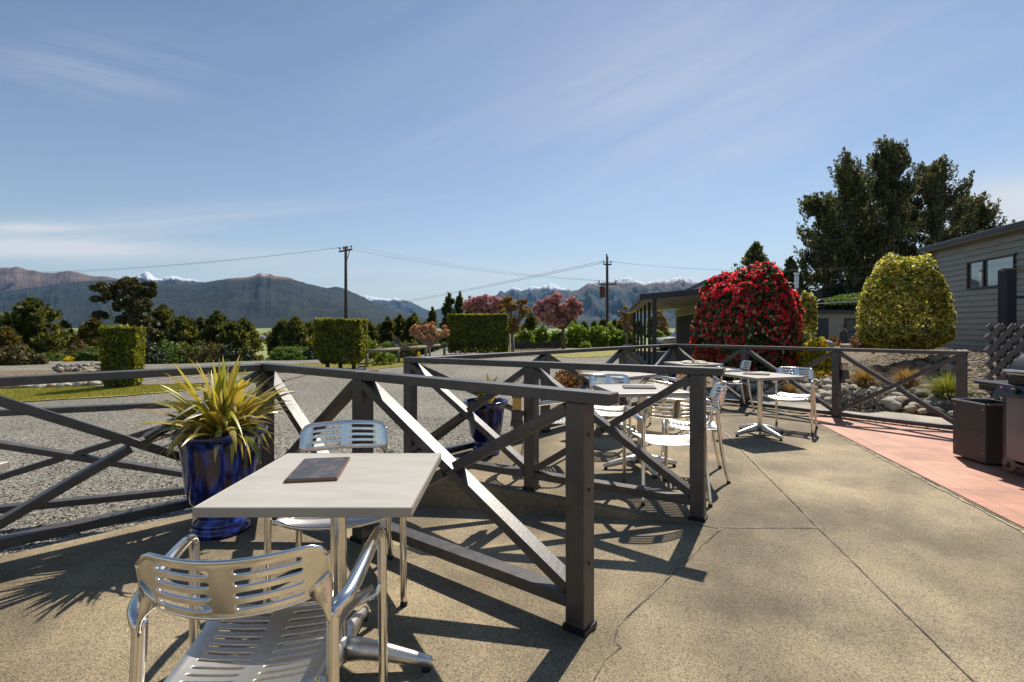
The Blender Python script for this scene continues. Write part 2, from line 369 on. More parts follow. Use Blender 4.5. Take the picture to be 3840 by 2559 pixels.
def terrain():
    rr = np.concatenate([[0.01], np.geomspace(1.2, 45000, 190)])
    af = np.radians(np.linspace(-62, 62, 420)); ab = np.radians(np.linspace(62, 298, 90))[1:-1]
    aa = np.concatenate([af, ab]); n = len(aa)
    X = np.outer(rr, np.sin(aa)); Y = np.outer(rr, np.cos(aa)); Z = hg(X, Y)
    V = np.stack([X, Y, Z], -1).reshape(-1, 3)
    i = np.arange(len(rr) - 1)[:, None] * n; k = np.arange(n)[None, :]; k2 = (k + 1) % n
    Q = np.stack([i + k, i + k2, i + n + k2, i + n + k], -1).reshape(-1, 4)[:, ::-1]
    tag(fast_mesh('ground', V, Q, M['gravel'], smooth=True), kind='structure')
terrain()
def sheet(name, poly, m, dz=.02, step=.4, zf=None, wob=.0, kind='structure', sub=1):
    """thin sheet following the ground inside a polygon"""
    bm = bmesh.new(); vs_ = [bm.verts.new((p[0], p[1], 0)) for p in poly]; bm.faces.new(vs_)
    x0, x1 = min(p[0] for p in poly), max(p[0] for p in poly); y0, y1 = min(p[1] for p in poly), max(p[1] for p in poly)
    for ax, a, b in ((0, x0, x1), (1, y0, y1)):
        t = a + step
        while t < b:
            co = (t, 0, 0) if ax == 0 else (0, t, 0); no = (1, 0, 0) if ax == 0 else (0, 1, 0)
            bmesh.ops.bisect_plane(bm, geom=bm.verts[:] + bm.edges[:] + bm.faces[:], plane_co=co, plane_no=no); t += step
    rg = random.Random(len(poly))
    for v in bm.verts:
        bd = any(len(e.link_faces) < 2 for e in v.link_edges)
        if wob and bd:
            q = mnoise.noise_vector(Vector((v.co.x * 1.3, v.co.y * 1.3, 3))) * wob; v.co.x += q.x; v.co.y += q.y
        v.co.z = (zf(v.co.x, v.co.y) if zf else hg1(v.co.x, v.co.y)) + dz
    bmesh.ops.recalc_face_normals(bm, faces=bm.faces)
    if sum(f.normal.z for f in bm.faces) < 0:
        for f in bm.faces: f.normal_flip()
    me = bpy.data.meshes.new(name); bm.to_mesh(me); bm.free()
    for p in me.polygons: p.use_smooth = True
    return tag(link(name, me, None, [m]), kind=kind)
# patio slabs -------------------------------------------------------
F1A, F1B, F1C = Vector((.30, 2.27)), Vector((-.93, 3.20)), Vector((-1.86, 3.87))
F2A, F2B, F2C = Vector((1.29, 3.56)), Vector((.16, 4.23)), Vector((-.97, 4.90))
def pz(x, y): return -.012 * max(0, y - 3.2)
def slab(name, poly, zf, m=None, depth=.5):
    mb = MB(); mb.prism(poly, lambda x, y: zf(x, y) - depth, zf); return tag(mb.build(name, m or M['concrete']), kind='structure')
# near terrace (the camera stands on it), edge just behind the first fence
slab('patio', [(-9, -6), (.3655, -6), (.3655, 2.20), (.26, 2.36), (-1.80, 3.98), (-1.95, 3.98), (-9, -3.1)], lambda x, y: 0)
# main terrace
slab('patio', [(.3665, -6), (8.5, -6), (8.5, 3.197), (1.229, 3.197), (.472, 2.282), (.3665, 2.203)], lambda x, y: 0)
slab('patio', [(1.232, 3.2), (8.5, 3.2), (5.86, 6.55), (3.30, 10.25), (3.05, 10.2), (-1.10, 4.98), (-1.02, 4.80), (1.20, 3.49), (1.372, 3.38)], lambda x, y: pz(x, y) - .002)
# sloping strip between the two fences
RN = Vector((-.776, .631)); RJ = Vector((1.3, 3.5))
def rz_(x, y): return -.004 - .13 * max(0, (Vector((x, y)) - RJ).dot(RN))
slab('ramp', [(.275, 2.37), (.3655, 2.207), (.469, 2.284), (1.226, 3.199), (1.366, 3.378), (1.19, 3.482), (-1.03, 4.795), (-2.4, 5.6), (-2.9, 4.8), (-1.79, 3.995)], rz_)
# joints, cracks
def strip(name, pts, w, zf, m, th=.004, jit=0, seed=1):
    rg = random.Random(seed); P = []
    for a, b in zip(pts[:-1], pts[1:]):
        a, b = Vector(a), Vector(b); n = max(1, int((b - a).length / .05))
        for i in range(n): P.append(a.lerp(b, i / n))
    P.append(Vector(pts[-1])); mb = MB(); V = []
    for i, p in enumerate(P):
        t = (P[min(i + 1, len(P) - 1)] - P[max(i - 1, 0)]).normalized(); nn = Vector((-t.y, t.x))
        wl = w / 2 * (1 + jit * rg.uniform(-1, 1)); wr = w / 2 * (1 + jit * rg.uniform(-1, 1)); o = nn * rg.uniform(-1, 1) * w * jit * .3
        for q, k in ((p + nn * wl + o, 0), (p - nn * wr + o, 0)): V.append((q.x, q.y, zf(q.x, q.y) + th))
    mb.add(V, [(2 * i, 2 * i + 1, 2 * i + 3, 2 * i + 2) for i in range(len(P) - 1)])
    o = mb.build(name, m); return tag(o, kind='structure')
strip('paving_joint', [(2.72, 6.6), (2.01, 3.34), (1.73, 1.92), (1.5, .6)], .007, pz, M['joint'], jit=.5)
strip('paving_joint', [(2.73, 6.6), (2.27, 4.5)], .016, pz, M['joint_light'], jit=.5, th=.003, seed=4)
strip('paving_joint', [(1.37, 3.37), (.47, 2.28)], .007, pz, M['joint'], jit=.6, seed=2)
strip('paving_joint', [(1.40, 3.40), (2.03, 3.38)], .008, pz, M['joint'], jit=.7, seed=3)
strip('paving_joint', [(.47, 2.28), (.43, 2.17), (.455, 2.13), (.37, 2.05), (.31, 1.93), (.29, 1.86), (.27, 1.7), (.33, 1.5)], .004, pz, M['joint'], jit=.9, seed=5)
# tiles
TE = [(4.24, 7.1), (3.33, 3.34), (2.1, -1.0)]
def tilemat():
    m, nt, p = nodes('terracotta_tiles'); L = nt.links.new; N = nt.nodes.new
    tc = N('ShaderNodeTexCoord'); mp = N('ShaderNodeMapping'); mp.inputs['Rotation'].default_value = (0, 0, R(13.5)); L(tc.outputs['Object'], mp.inputs[0])
    b = N('ShaderNodeTexBrick'); b.offset = 0; b.inputs['Scale'].default_value = 1; b.inputs['Brick Width'].default_value = .33; b.inputs['Row Height'].default_value = .33
    b.inputs['Mortar Size'].default_value = .005; b.inputs['Mortar Smooth'].default_value = .4; b.inputs['Bias'].default_value = 0
    setc(b.inputs['Color1'], (.46, .195, .115)); setc(b.inputs['Color2'], (.58, .27, .17)); setc(b.inputs['Mortar'], (.24, .115, .075)); L(mp.outputs[0], b.inputs['Vector'])
    n = N('ShaderNodeTexNoise'); n.inputs['Scale'].default_value = 3; n.inputs['Detail'].default_value = 8; L(tc.outputs['Object'], n.inputs['Vector'])
    mr = N('ShaderNodeMapRange'); L(n.outputs[0], mr.inputs[0]); mr.inputs[1].default_value = .3; mr.inputs[2].default_value = .7; mr.inputs[3].default_value = .72; mr.inputs[4].default_value = 1.16
    mu = N('ShaderNodeMix'); mu.data_type = 'RGBA'; mu.blend_type = 'MULTIPLY'; mu.inputs[0].default_value = 1; L(b.outputs[0], mu.inputs[6]); L(mr.outputs[0], mu.inputs[7])
    L(mu.outputs[2], p.inputs['Base Color']); p.inputs['Roughness'].default_value = .6
    return m
M['tiles'] = tilemat()
def band(name, poly, m, dz, lo=.02):
    mb = MB(); f = lambda x, y: pz(x, y) + dz
    # split at the grade change so the sheet follows the slab
    bm = bmesh.new(); bm.faces.new([bm.verts.new((x, y, 0)) for x, y in poly])
    bmesh.ops.bisect_plane(bm, geom=bm.verts[:] + bm.edges[:] + bm.faces[:], plane_co=(0, 3.2, 0), plane_no=(0, 1, 0))
    r = bmesh.ops.extrude_face_region(bm, geom=bm.faces[:]); 
    for v in r['geom']:
        if isinstance(v, bmesh.types.BMVert): v.co.z = 1
    for v in bm.verts: v.co.z = f(v.co.x, v.co.y) if v.co.z > .5 else f(v.co.x, v.co.y) - lo
    bmesh.ops.recalc_face_normals(bm, faces=bm.faces)
    me = bpy.data.meshes.new(name); bm.to_mesh(me); bm.free(); return tag(link(name, me, None, [m]), kind='structure')
band('terracotta_paving', [(4.27, 7.08), (3.365, 3.34), (2.13, -1.0), (8.3, -1.0), (8.3, 3.3), (5.84, 6.5), (4.9, 7.85), (4.62, 8.2)], M['tiles'], .006)
strip('paving_joint', TE, .014, pz, M['joint'], jit=.3, th=.008, seed=7)
strip('mortar_line', [(4.20, 7.0), (3.315, 3.34), (2.08, -1.0)], .022, pz, M['joint_light'], jit=.8, th=.004, seed=8)
for i, (px, py, w) in enumerate(()):
    d = 1.35 * FPX / (py - HY); x = (px - 1920) / FPX * d
    strip('mortar_line', [(x - .09, d - .02), (x - .02, d), (x + .06, d + .06)], w * .45, pz, M['joint_light'], jit=.9, th=.005, seed=20 + i)
# path beyond the far fence
slab('path', [(3.35, 10.3), (4.05, 9.10), (5.85, 6.62), (8.9, 3.6), (9.7, 4.5), (6.9, 7.3), (5.3, 9.55), (4.4, 11.1)], lambda x, y: -.045 - .004 * y, M['path'], .4)

# ------------------------------------------------------------------ fences
def xfence(label, pts, gz, H=1.05, ends=(.05, .05), group=None, drop=0, bays=None, posts=None, cont='r', zoff=0, shoes=True, bolts=(), rb=.122):
    """timber fence with X braces; pts: post centres"""
    pts = [Vector((p[0], p[1], 0)) for p in pts]; g = [gz(p.x, p.y) for p in pts]; n = len(pts)
    root = empty('cross_braced_fence', (pts[0].x, pts[0].y, g[0])); tag(root, label, 'fence', group)
    o3 = Vector((pts[0].x, pts[0].y, g[0])); fm = M['fence']
    posts = range(n) if posts is None else posts
    def dirn(i):
        a = pts[max(0, i - 1)]; b = pts[min(n - 1, i + 1)]; return (b - a).normalized()
    for i in posts:
        mb = MB(); d = dirn(i); M_ = Matrix((d, Vector((-d.y, d.x, 0)), (0, 0, 1))).transposed()
        top = g[i] + H - .05 + zoff; bot = g[i] + .022
        mb.box((pts[i].x - o3.x, pts[i].y - o3.y, (top + bot) / 2 - o3.z), (.0475, .0475, (top - bot) / 2), M_)
        po = mb.build('post', fm, root, .004)
        if i in bolts:
            for zz in (.86, .62, .30):
                q = MB(); c = pts[i] - o3 - d * .0485 + Vector((0, 0, zz)) - Vector((-d.y, d.x, 0)) * -.004
                q.tube([c - d * .003, c + d * .002], .008, 10); q.build('bolt', M['fence_base'], po)
        if shoes:
            q = MB(); q.box((pts[i].x - o3.x, pts[i].y - o3.y, g[i] + .012 - o3.z), (.056, .056, .0125), M_)
            q.build('post_base', M['fence_base'], root)
    d0 = (pts[1] - pts[0]).normalized(); d1 = (pts[-1] - pts[-2]).normalized()
    P = [p.copy() for p in pts]; P[0] -= d0 * ends[0]; P[-1] += d1 * ends[1]
    for i in range(n - 1):
        a = P[i] - o3 + Vector((0, 0, g[i] + H - .025 + zoff)); b = P[i + 1] - o3 + Vector((0, 0, g[i + 1] + H - .025 + zoff))
        q = MB(); q.bar(a, b, .098, .05); q.build('top_rail', fm, root, .004)
        d = (pts[i + 1] - pts[i]).normalized()
        pa = pts[i] + d * .049 - o3; pb = pts[i + 1] - d * .049 - o3
        a = pa + Vector((0, 0, g[i] + rb)); b = pb + Vector((0, 0, g[i + 1] + rb))
        q = MB(); q.bar(a, b, .09, .055); q.build('bottom_rail', fm, root, .003)
        lo_a = pa + Vector((0, 0, g[i] + rb + .053)); hi_a = pa + Vector((0, 0, g[i] + H - .077 + zoff))
        lo_b = pb + Vector((0, 0, g[i + 1] + rb + .053)); hi_b = pb + Vector((0, 0, g[i + 1] + H - .077 + zoff))
        c1 = (lo_a, hi_b); c2 = (hi_a, lo_b)
        if cont == 'f': c1, c2 = c2, c1
        q = MB(); q.bar(c1[0], c1[1], .088, .05); q.build('brace', fm, root, .003)
        mid = (c2[0] + c2[1]) / 2; dd = (c2[1] - c2[0]).normalized()
        if i == 0 and bolts:
            nv = Vector((-d.y, d.x, 0)); nv = -nv if nv.y > 0 else nv
            for k_ in (-.012, .012): q = MB(); c_ = mid + dd * k_ + nv * .044; q.tube([c_, c_ + nv * .004], .007, 8); q.build('bolt', M['fence_base'], root)
        for s_, e_ in ((c2[0], mid - dd * .045), (mid + dd * .045, c2[1])):
            q = MB(); q.bar(s_, e_, .086, .05); q.build('brace', fm, root, .003)
    return root
Z0 = lambda x, y: 0
xfence('dark cross-braced fence with the nearest end post, just behind the closest table', [F1A, F1B, F1C], Z0, ends=(.165, .049), bolts=(0,))
xfence('dark cross-braced fence at the left edge, meeting the corner post behind the blue pot', [F1C, (-2.97, 2.76), (-4.08, 1.65)], Z0, ends=(-.049, .05), zoff=-.003, posts=(1, 2))
xfence('dark cross-braced fence in the middle with its end post on the step edge', [F2A, F2B, F2C], pz, ends=(.165, .049), bolts=(0,))
xfence('long dark fence of three bays along the gravel yard, behind the white tables', [F2C, (.43, 6.64), (1.80, 8.35), (3.17, 10.02)], pz, ends=(-.049, .05), zoff=-.003, posts=(1, 2, 3), rb=.07)
xfence('dark cross-braced fence in front of the rock garden, ending beside the barbecue', [(3.17, 10.02), (4.03, 8.90), (4.88, 7.72), (5.73, 6.54)], pz, ends=(-.02, .05), zoff=-.006, posts=(1, 2, 3), rb=.055)
gz3 = lambda x, y: -.32
xfence('lower cross-braced fence standing out on the gravel beyond the left fence', [(-2.66, 4.9), (-5.0, 4.0), (-7.3, 3.1)], gz3, H=.95, ends=(.05, .05), shoes=False)

# ------------------------------------------------------------------ furniture
def shell(mb, U, V, colhole, rowhole, surf, mi=0):
    """parametric sheet with stadium slots; U,V boundaries; surf(u,v)->point"""
    us = []
    for i in range(len(U) - 1):
        n = 10 if colhole[i] else max(2, int(abs(U[i + 1] - U[i]) / .02))
        if colhole[i]: us.append([U[i] + (U[i + 1] - U[i]) * (1 - math.cos(math.pi * k / n)) / 2 for k in range(n + 1)])
        else: us.append([U[i] + (U[i + 1] - U[i]) * k / n for k in range(n + 1)])
    idx = {}; pts = []; faces = []
    def vid(u, v):
        k = (round(u, 6), round(v, 6))
        if k not in idx: idx[k] = len(pts); pts.append(surf(u, v))
        return idx[k]
    for j in range(len(V) - 1):
        v0, v1 = V[j], V[j + 1]; nv = 1 if rowhole[j] else max(1, int((v1 - v0) / .016))
        for i in range(len(U) - 1):
            S = us[i]
            if rowhole[j] and colhole[i]:
                u0, u1 = U[i], U[i + 1]; h = (v1 - v0) * .40; vc = (v0 + v1) / 2; ua, ub = u0 + .004, u1 - .004
                top = [vid(u, v1) for u in S]; bot = [vid(u, v0) for u in S]; st, sb = [], []
                for u in S:
                    t = (u - u0) / (u1 - u0); q = ua + (ub - ua) * t; w = min(q - ua, ub - q) / h
                    hh = h * math.sqrt(max(0, 1 - (1 - min(w, 1)) ** 2)); st.append(vid(q, vc + hh)); sb.append(vid(q, vc - hh))
                for k in range(len(S) - 1):
                    f = (st[k], st[k + 1], top[k + 1], top[k]); faces.append(tuple(dict.fromkeys(f)))
                    f = (bot[k], bot[k + 1], sb[k + 1], sb[k]); faces.append(tuple(dict.fromkeys(f)))
                faces.append((bot[0], st[0], top[0])); faces.append((bot[-1], top[-1], st[-1]))
            else:
                for k in range(len(S) - 1):
                    for a in range(nv):
                        va, vb = v0 + (v1 - v0) * a / nv, v0 + (v1 - v0) * (a + 1) / nv
                        faces.append((vid(S[k], va), vid(S[k + 1], va), vid(S[k + 1], vb), vid(S[k], vb)))
    mb.add(pts, faces, mi, True)
def alternating(lo, hi, n, slot, gap):
    V = [lo]; H = []; tot = n * slot + (n - 1) * gap; a = lo + (hi - lo - tot) / 2; V.append(a); H.append(False)
    for k in range(n):
        V.append(V[-1] + slot); H.append(True)
        if k < n - 1: V.append(V[-1] + gap); H.append(False)
    V.append(hi); H.append(False); return V, H
def make_chair():
    root = empty('armchair'); al = M['alu']
    # seat: v 0 (rear) .. 1 (front)
    def seat(u, v):
        t = v / .46; w = .185 + .03 * t + .050 * ss(.66, .97, t)
        x = u / .2 * float(w)
        z = .428 + .012 * (1 - t) - .022 * math.sin(min(1, t / .85) * math.pi) * (1 - .5 * (u / .2) ** 2) + .012 * (u / .2) ** 2
        y = -.23 + v
        if t > .86: k = (t - .86) / .14; z -= .022 * k * k * (1 - .9 * abs(u / .2) ** 3); y -= .006 * k
        z += float(ss(.72, 1, t)) * .018 * abs(u / .2) ** 4
        return (x, y, z)
    V, H = alternating(0, .46, 11, .0165, .0185)
    mb = MB(); shell(mb, [-.2, -.165, -.022, .022, .165, .2], V, [0, 1, 0, 1, 0], H, seat)
    s = mb.build('seat', M['alu_satin'], root)
    so_ = s.modifiers.new('thick', 'SOLIDIFY'); so_.thickness = .007; so_.offset = -1
    bv = s.modifiers.new('bev', 'BEVEL'); bv.width = .002; bv.segments = 1; bv.limit_method = 'ANGLE'; bv.angle_limit = R(50)
    # rolled front lip
    lip = MB(); lip.tube([tuple(Vector(seat(-.2 + .4 * k / 14, .46)) + Vector((0, 0, -.007))) for k in range(15)], .011, 8); lip.build('seat_lip', al, s)
    # back: u along the arc, v upward
    def back(u, v):
        a = u / .24; t = v / .165; x = .224 * a * (1 - .015 * t); y = -.282 + .105 * a * a - .03 * t - .02 * abs(a) ** 4
        cr = max(0, (abs(a) - .80) / .20); top = .795 - .030 * cr ** 2.4
        bot = .652 + .010 * a * a + .012 * max(0, (abs(a) - .72) / .28) ** 1.5
        return (x, y, bot + (top - bot) * t)
    V, H = alternating(0, .165, 4, .0215, .0135)
    mb = MB(); shell(mb, [-.24, -.185, -.024, .024, .185, .24], V, [0, 1, 0, 1, 0], H, back)
    b = mb.build('backrest', al, root)
    so_ = b.modifiers.new('thick', 'SOLIDIFY'); so_.thickness = .008; so_.offset = 0
    bv = b.modifiers.new('bev', 'BEVEL'); bv.width = .0022; bv.segments = 2; bv.limit_method = 'ANGLE'; bv.angle_limit = R(50)
    rim = MB(); rim.tube([back(-.24 + .48 * k / 24, .165) for k in range(25)], .0058, 8)
    rim.tube([back(-.24 + .48 * k / 24, 0) for k in range(25)], .0058, 8)
    for e in (-.24, .24): rim.tube([back(e, .165 * k / 8) for k in range(9)], .0056, 8)
    rim.build('rolled_edge', al, b)
    for sg in (-1, 1):
        # folded wing from the end of the back down to the rear leg
        br = MB(); V = []; n = 8
        ou = smooth_path([back(sg * .238, .08), (sg * .226, -.203, .70), (sg * .228, -.204, .65), (sg * .229, -.206, .60)], 3)
        inn = smooth_path([back(sg * .188, .02), back(sg * .192, .0), (sg * .208, -.226, .632), (sg * .220, -.216, .585)], 3)
        md = [(a_ + b_) / 2 + Vector((sg * .002, -.007, 0)) for a_, b_ in zip(ou, inn)]
        for a_, b_, c_ in zip(ou, md, inn): V += [a_ + Vector((0, -.004, 0)), b_, c_ + Vector((0, -.004, 0))]
        br.add(V, [(3 * i + q, 3 * i + q + 1, 3 * i + q + 4, 3 * i + q + 3) for i in range(len(ou) - 1) for q in (0, 1)], 0, True)
        bo = br.build('back_bracket', al, root); m_ = bo.modifiers.new('t', 'SOLIDIFY'); m_.thickness = .007; m_.offset = 0
        # front leg with bend
        fl = smooth_path([(sg * .302, .232, 0), (sg * .299, .222, .3), (sg * .297, .216, .56), (sg * .296, .211, .625), (sg * .294, .192, .655), (sg * .290, .15, .665)], 6)
        q = MB(); q.tube(fl, .0155, 14, flat=1.0); leg = q.build('leg', al, root)
        q = MB(); q.tube([(sg * .302, .232, 0), (sg * .302, .232, .018)], .0175, 12); q.build('foot_cap', M['rubber'], leg)
        arm = smooth_path([(sg * .291, .16, .664), (sg * .284, .06, .660), (sg * .272, -.07, .646), (sg * .258, -.16, .632), (sg * .239, -.197, .621), (sg * .229, -.207, .600)], 6)
        q = MB(); q.tube(arm, [.0158 + .0045 * math.sin(math.pi * k / (len(arm) - 1)) for k in range(len(arm))], 14); q.build('armrest', al, root)
        rl = smooth_path([(sg * .228, -.204, .622), (sg * .229, -.212, .50), (sg * .236, -.240, .25), (sg * .247, -.292, 0)], 6)
        q = MB(); q.tube(rl, [.0175 - .003 * k / (len(rl) - 1) for k in range(len(rl))], 14); leg = q.build('leg', al, root)
        q = MB(); q.tube([(sg * .247, -.292, 0), (sg * .2465, -.2895, .018)], .0165, 12); q.build('foot_cap', M['rubber'], leg)
        # seat bearers
        q = MB(); q.tube(smooth_path([(sg * .297, .213, .470), (sg * .280, .206, .440), (sg * .25, .19, .430), (sg * .20, .155, .425)], 5), .010, 8); q.build('seat_bearer', al, root)
        q = MB(); q.tube(smooth_path([(sg * .238, -.222, .44), (sg * .215, -.21, .432), (sg * .17, -.18, .430)], 5), .010, 8); q.build('seat_bearer', al, root)
    return root
def make_table():
    root = empty('cafe_table')
    mb = MB(); mb.box((0, 0, .7415), (.345, .345, .0135)); t = mb.build('tabletop', M['top'], root, .003, 2)
    mb = MB()
    for sx, sy, hx, hy in ((0, 1, .35, .003), (0, -1, .35, .003), (1, 0, .003, .344), (-1, 0, .003, .344)):
        mb.box((sx * .348, sy * .348, .739), (hx, hy, .0155))
    mb.build('edge_band', M['top_edge'], t, .0015)
    mb = MB(); seg = 48; V = []; Fc = []
    for z in (.09, .722):
        for k in range(seg):
            a = 2 * math.pi * k / seg; r = .030 * (1 - .16 * abs(math.sin(2 * a)) ** 6 * 1.0 - .10 * (math.cos(4 * a) > .93)); V.append((r * math.cos(a), r * math.sin(a), z))
    for k in range(seg): Fc.append((k, (k + 1) % seg, seg + (k + 1) % seg, seg + k))
    mb.add(V, Fc, 0, True); mb.tube([(0, 0, .715), (0, 0, .727)], .12, 20); mb.build('column', M['alu'], root)
    mb = MB(); mb.lathe([(.0, .135), (.036, .135), (.044, .12), (.05, .09), (.05, .05), (.0, .045)], 24); mb.build('hub', M['alu_satin'], root)
    for k in range(4):
        a = k * math.pi / 2; c, s = math.cos(a), math.sin(a); f = lambda r, z: (c * r, s * r, z)
        mb = MB(); mb.tube([f(.03, .085), f(.10, .082), (*f(.2, 0)[:2], .066), f(.30, .045), f(.355, .033), f(.362, .03)], [.046, .040, .033, .026, .021, .012], 12, flat=.85)
        ft = mb.build('base_arm', M['alu_satin'], root)
        mb = MB(); mb.tube([f(.34, 0), f(.34, .022)], .016, 10); mb.build('foot_pad', M['rubber'], ft)
    return root
_chair = [None]; _table = [None]
def chair(x, y, face, label, z=None):
    """face: direction the sitter looks, degrees from +y clockwise"""
    if _chair[0] is None: _chair[0] = make_chair(); o = _chair[0]
    else: o = copy_tree(_chair[0])
    o.location = (x, y, pz(x, y) if z is None else z); o.rotation_euler = (0, 0, -R(face))
    return tag(o, label, 'chair', 'aluminium armchairs round the cafe tables')
def table(x, y, rot, label, z=None):
    if _table[0] is None: _table[0] = make_table(); o = _table[0]
    else: o = copy_tree(_table[0])
    o.location = (x, y, pz(x, y) if z is None else z); o.rotation_euler = (0, 0, R(rot))
    return tag(o, label, 'table', 'square pedestal cafe tables')
def menu(x, y, rot, label, z, w=.215, h=.30):
    mb = MB(); mb.box((0, 0, .005), (w / 2, h / 2, .005)); mb.box((0, 0, .0113), (w / 2 - .004, h / 2 - .004, .0012), None, 1)
    o = mb.build('menu_board', [M['menu_edge'], M['menu']], None, .0012); o.location = (x, y, z); o.rotation_euler = (0, 0, R(rot))
    return tag(o, label, 'menu', 'menu boards on the tables')
chair(-.708, 1.485, -7, 'nearest aluminium armchair, its slotted back to the camera')
table(-.672, 1.99, 0, 'pale square table in the foreground carrying a dark menu board')
TOP = .7555
menu(-.772, 2.06, 9, 'dark menu board with brown edges lying on the closest table', TOP, .19, .31)
chair(-.865, 2.60, 166, 'armchair across the nearest table, its blue back showing above the tabletop')
table(-2.48, 1.83, 4, 'pale table cut off by the left frame edge, only a corner in view')
T2z, = (pz(1.2, 4.9),)
table(1.22, 4.88, 8, 'pale square table behind the middle fence with a long flat menu on it')
menu(1.22, 4.93, 82, 'menu board lying flat on the table behind the middle fence', T2z + TOP)
chair(1.24, 4.11, 3, 'armchair with warm reflecting back seen through the middle fence beside its end post')
chair(1.10, 5.62, 182, 'armchair with pale blue back between the two white tables behind the middle fence')
chair(.40, 5.02, 86, 'armchair half hidden behind the middle post of the centre fence, seat showing through the braces')
chair(1.63, 4.70, -76, 'armchair with perforated blue back just right of the middle fence end post')
table(1.34, 6.55, 38, 'pale table standing empty in front of the red-leaved low shrub')
chair(1.98, 6.75, -62, 'armchair with orange glinting arms at the right of the empty table')
table(3.10, 6.42, 16, 'pale pedestal table standing alone on the open patio with a flat menu')
menu(3.07, 6.45, 60, 'pale looking menu on the table of the open patio', pz(3.10, 6.42) + TOP)
chair(3.70, 6.82, 222, 'armchair with light blue slotted back beside the table on the open patio')
table(3.08, 8.75, 12, 'farthest pale table, in front of the red flowering shrub, with folded papers')
chair(3.68, 8.62, -80, 'armchair seen from its side at the farthest table, back leaning right')
def papers(x, y, z, rot, label):
    mb = MB(); n = 9
    for k, (ox, oy, a) in enumerate(((0, 0, .1), (.16, -.05, -.25))):
        V = []
        for i in range(n):
            t = i / (n - 1); hgt = .006 + .028 * math.sin(math.pi * t) ** .7
            for s_ in (-1, 1):
                p = Matrix.Rotation(a, 3, 'Z') @ Vector(((t - .5) * .26, s_ * .09, hgt)); V.append((p.x + ox, p.y + oy, p.z + .002 * k))
        mb.add(V, [(2 * i, 2 * i + 1, 2 * i + 3, 2 * i + 2) for i in range(n - 1)], 0, True)
    o = mb.build('folded_paper', M['paper']); m_ = o.modifiers.new('t', 'SOLIDIFY'); m_.thickness = .003
    o.location = (x, y, z); o.rotation_euler = (0, 0, rot); tag(o, label, 'paper')
papers(3.0, 8.66, pz(3, 8.7) + TOP + .003, .1, 'cream folded papers lying on the farthest table')

# ------------------------------------------------------------------ pots
def flax(name, parent, n, rmax, zmax, seed, z0=0, upright=.5, mats=('flaxg', 'flaxy', 'flaxb', 'flaxp'), wts=(.42, .33, .12, .13), wid=.020, droop=1.0):
    rg = random.Random(seed); mb = MB()
    for i in range(n):
        a = rg.uniform(0, 2 * math.pi); ph = rg.random()
        mi = rg.choices(range(4), wts)[0]
        el = R(88) - (ph ** .8) * R(72) * (1 - upright * .35); L_ = rg.uniform(.62, 1.0) * (rmax * 1.25 if ph > .5 else zmax * 1.05)
        if mi == 2: el -= R(25)
        w = wid * rg.uniform(.6, 1.25); m = 9; p = Vector((rg.uniform(-.05, .05), rg.uniform(-.05, .05), z0)); V = []
        bend = rg.uniform(.3, 1.5) * droop * (ph + .15); tw = rg.uniform(-.9, .9); kink = rg.random() < .2; kp = rg.randint(4, 7)
        for k in range(m):
            t = k / (m - 1); e = el - bend * t * t * 1.5 - (1.1 if kink and k >= kp else 0)
            d = Vector((math.cos(e) * math.cos(a), math.cos(e) * math.sin(a), math.sin(e)))
            if k: p = p + d * L_ / (m - 1)
            ww = w * (.55 + 1.0 * math.sin(min(1, t * 1.25) * math.pi * .5)) * (1 - t ** 3) + .0007
            sd = Vector((-math.sin(a), math.cos(a), 0)); up = d.cross(sd).normalized(); sd = (sd * math.cos(tw * t) + up * math.sin(tw * t))
            V += [p - sd * ww / 2, p + up * ww * .16, p + sd * ww / 2]
        Fc = []
        for k in range(m - 1):
            for q in (0, 1): Fc.append((3 * k + q, 3 * k + q + 1, 3 * k + q + 4, 3 * k + q + 3))
        mb.add(V, Fc, mi, True)
    return mb.build(name, [M[k] for k in mats], parent)
def potted(x, y, z, s, label, nl, rmax, zmax, seed, **kw):
    root = empty('potted_flax', (x, y, z)); tag(root, label, 'potted plant', 'glazed blue pots on the patio')
    mb = MB()
    prof = [(.0, .0), (.185, .0), (.19, .02), (.185, .04), (.168, .05), (.175, .065), (.172, .085), (.152, .10), (.148, .115), (.155, .125), (.150, .14), (.152, .155), (.146, .165),
            (.165, .185), (.195, .22), (.212, .28), (.224, .36), (.236, .46), (.250, .56), (.262, .60), (.285, .622), (.297, .634), (.300, .648), (.292, .658), (.268, .655), (.25, .63), (.235, .58), (.20, .56)]
    mb.lathe([(r * s * .93, h * s) for r, h in prof], 56); mb.build('pot', M['glaze'], root)
    mb = MB(); mb.lathe([(.0, .585 * s), (.12 * s, .583 * s), (.212 * s, .575 * s)], 24); mb.build('soil', M['soil'], root)
    if nl: flax('foliage', root, nl, rmax, zmax, seed, z0=.58 * s, **kw)
    return root
potted(-1.90, 3.35, 0, 1.0, 'big blue urn with a spiky yellow-green flax by the left corner post', 230, .47, .57, 11, wid=.028, wts=(.38, .46, .10, .06))
potted(-.28, 5.45, pz(0, 5.45), .86, 'glazed blue pot with a short spiky plant behind the middle fence', 46, .20, .36, 5, upright=1.6, wid=.03, droop=.4)
potted(3.05, 9.45, pz(0, 9.4), .8, 'dark blue glazed pot standing beyond the farthest table', 14, .16, .10, 8, wid=.02)
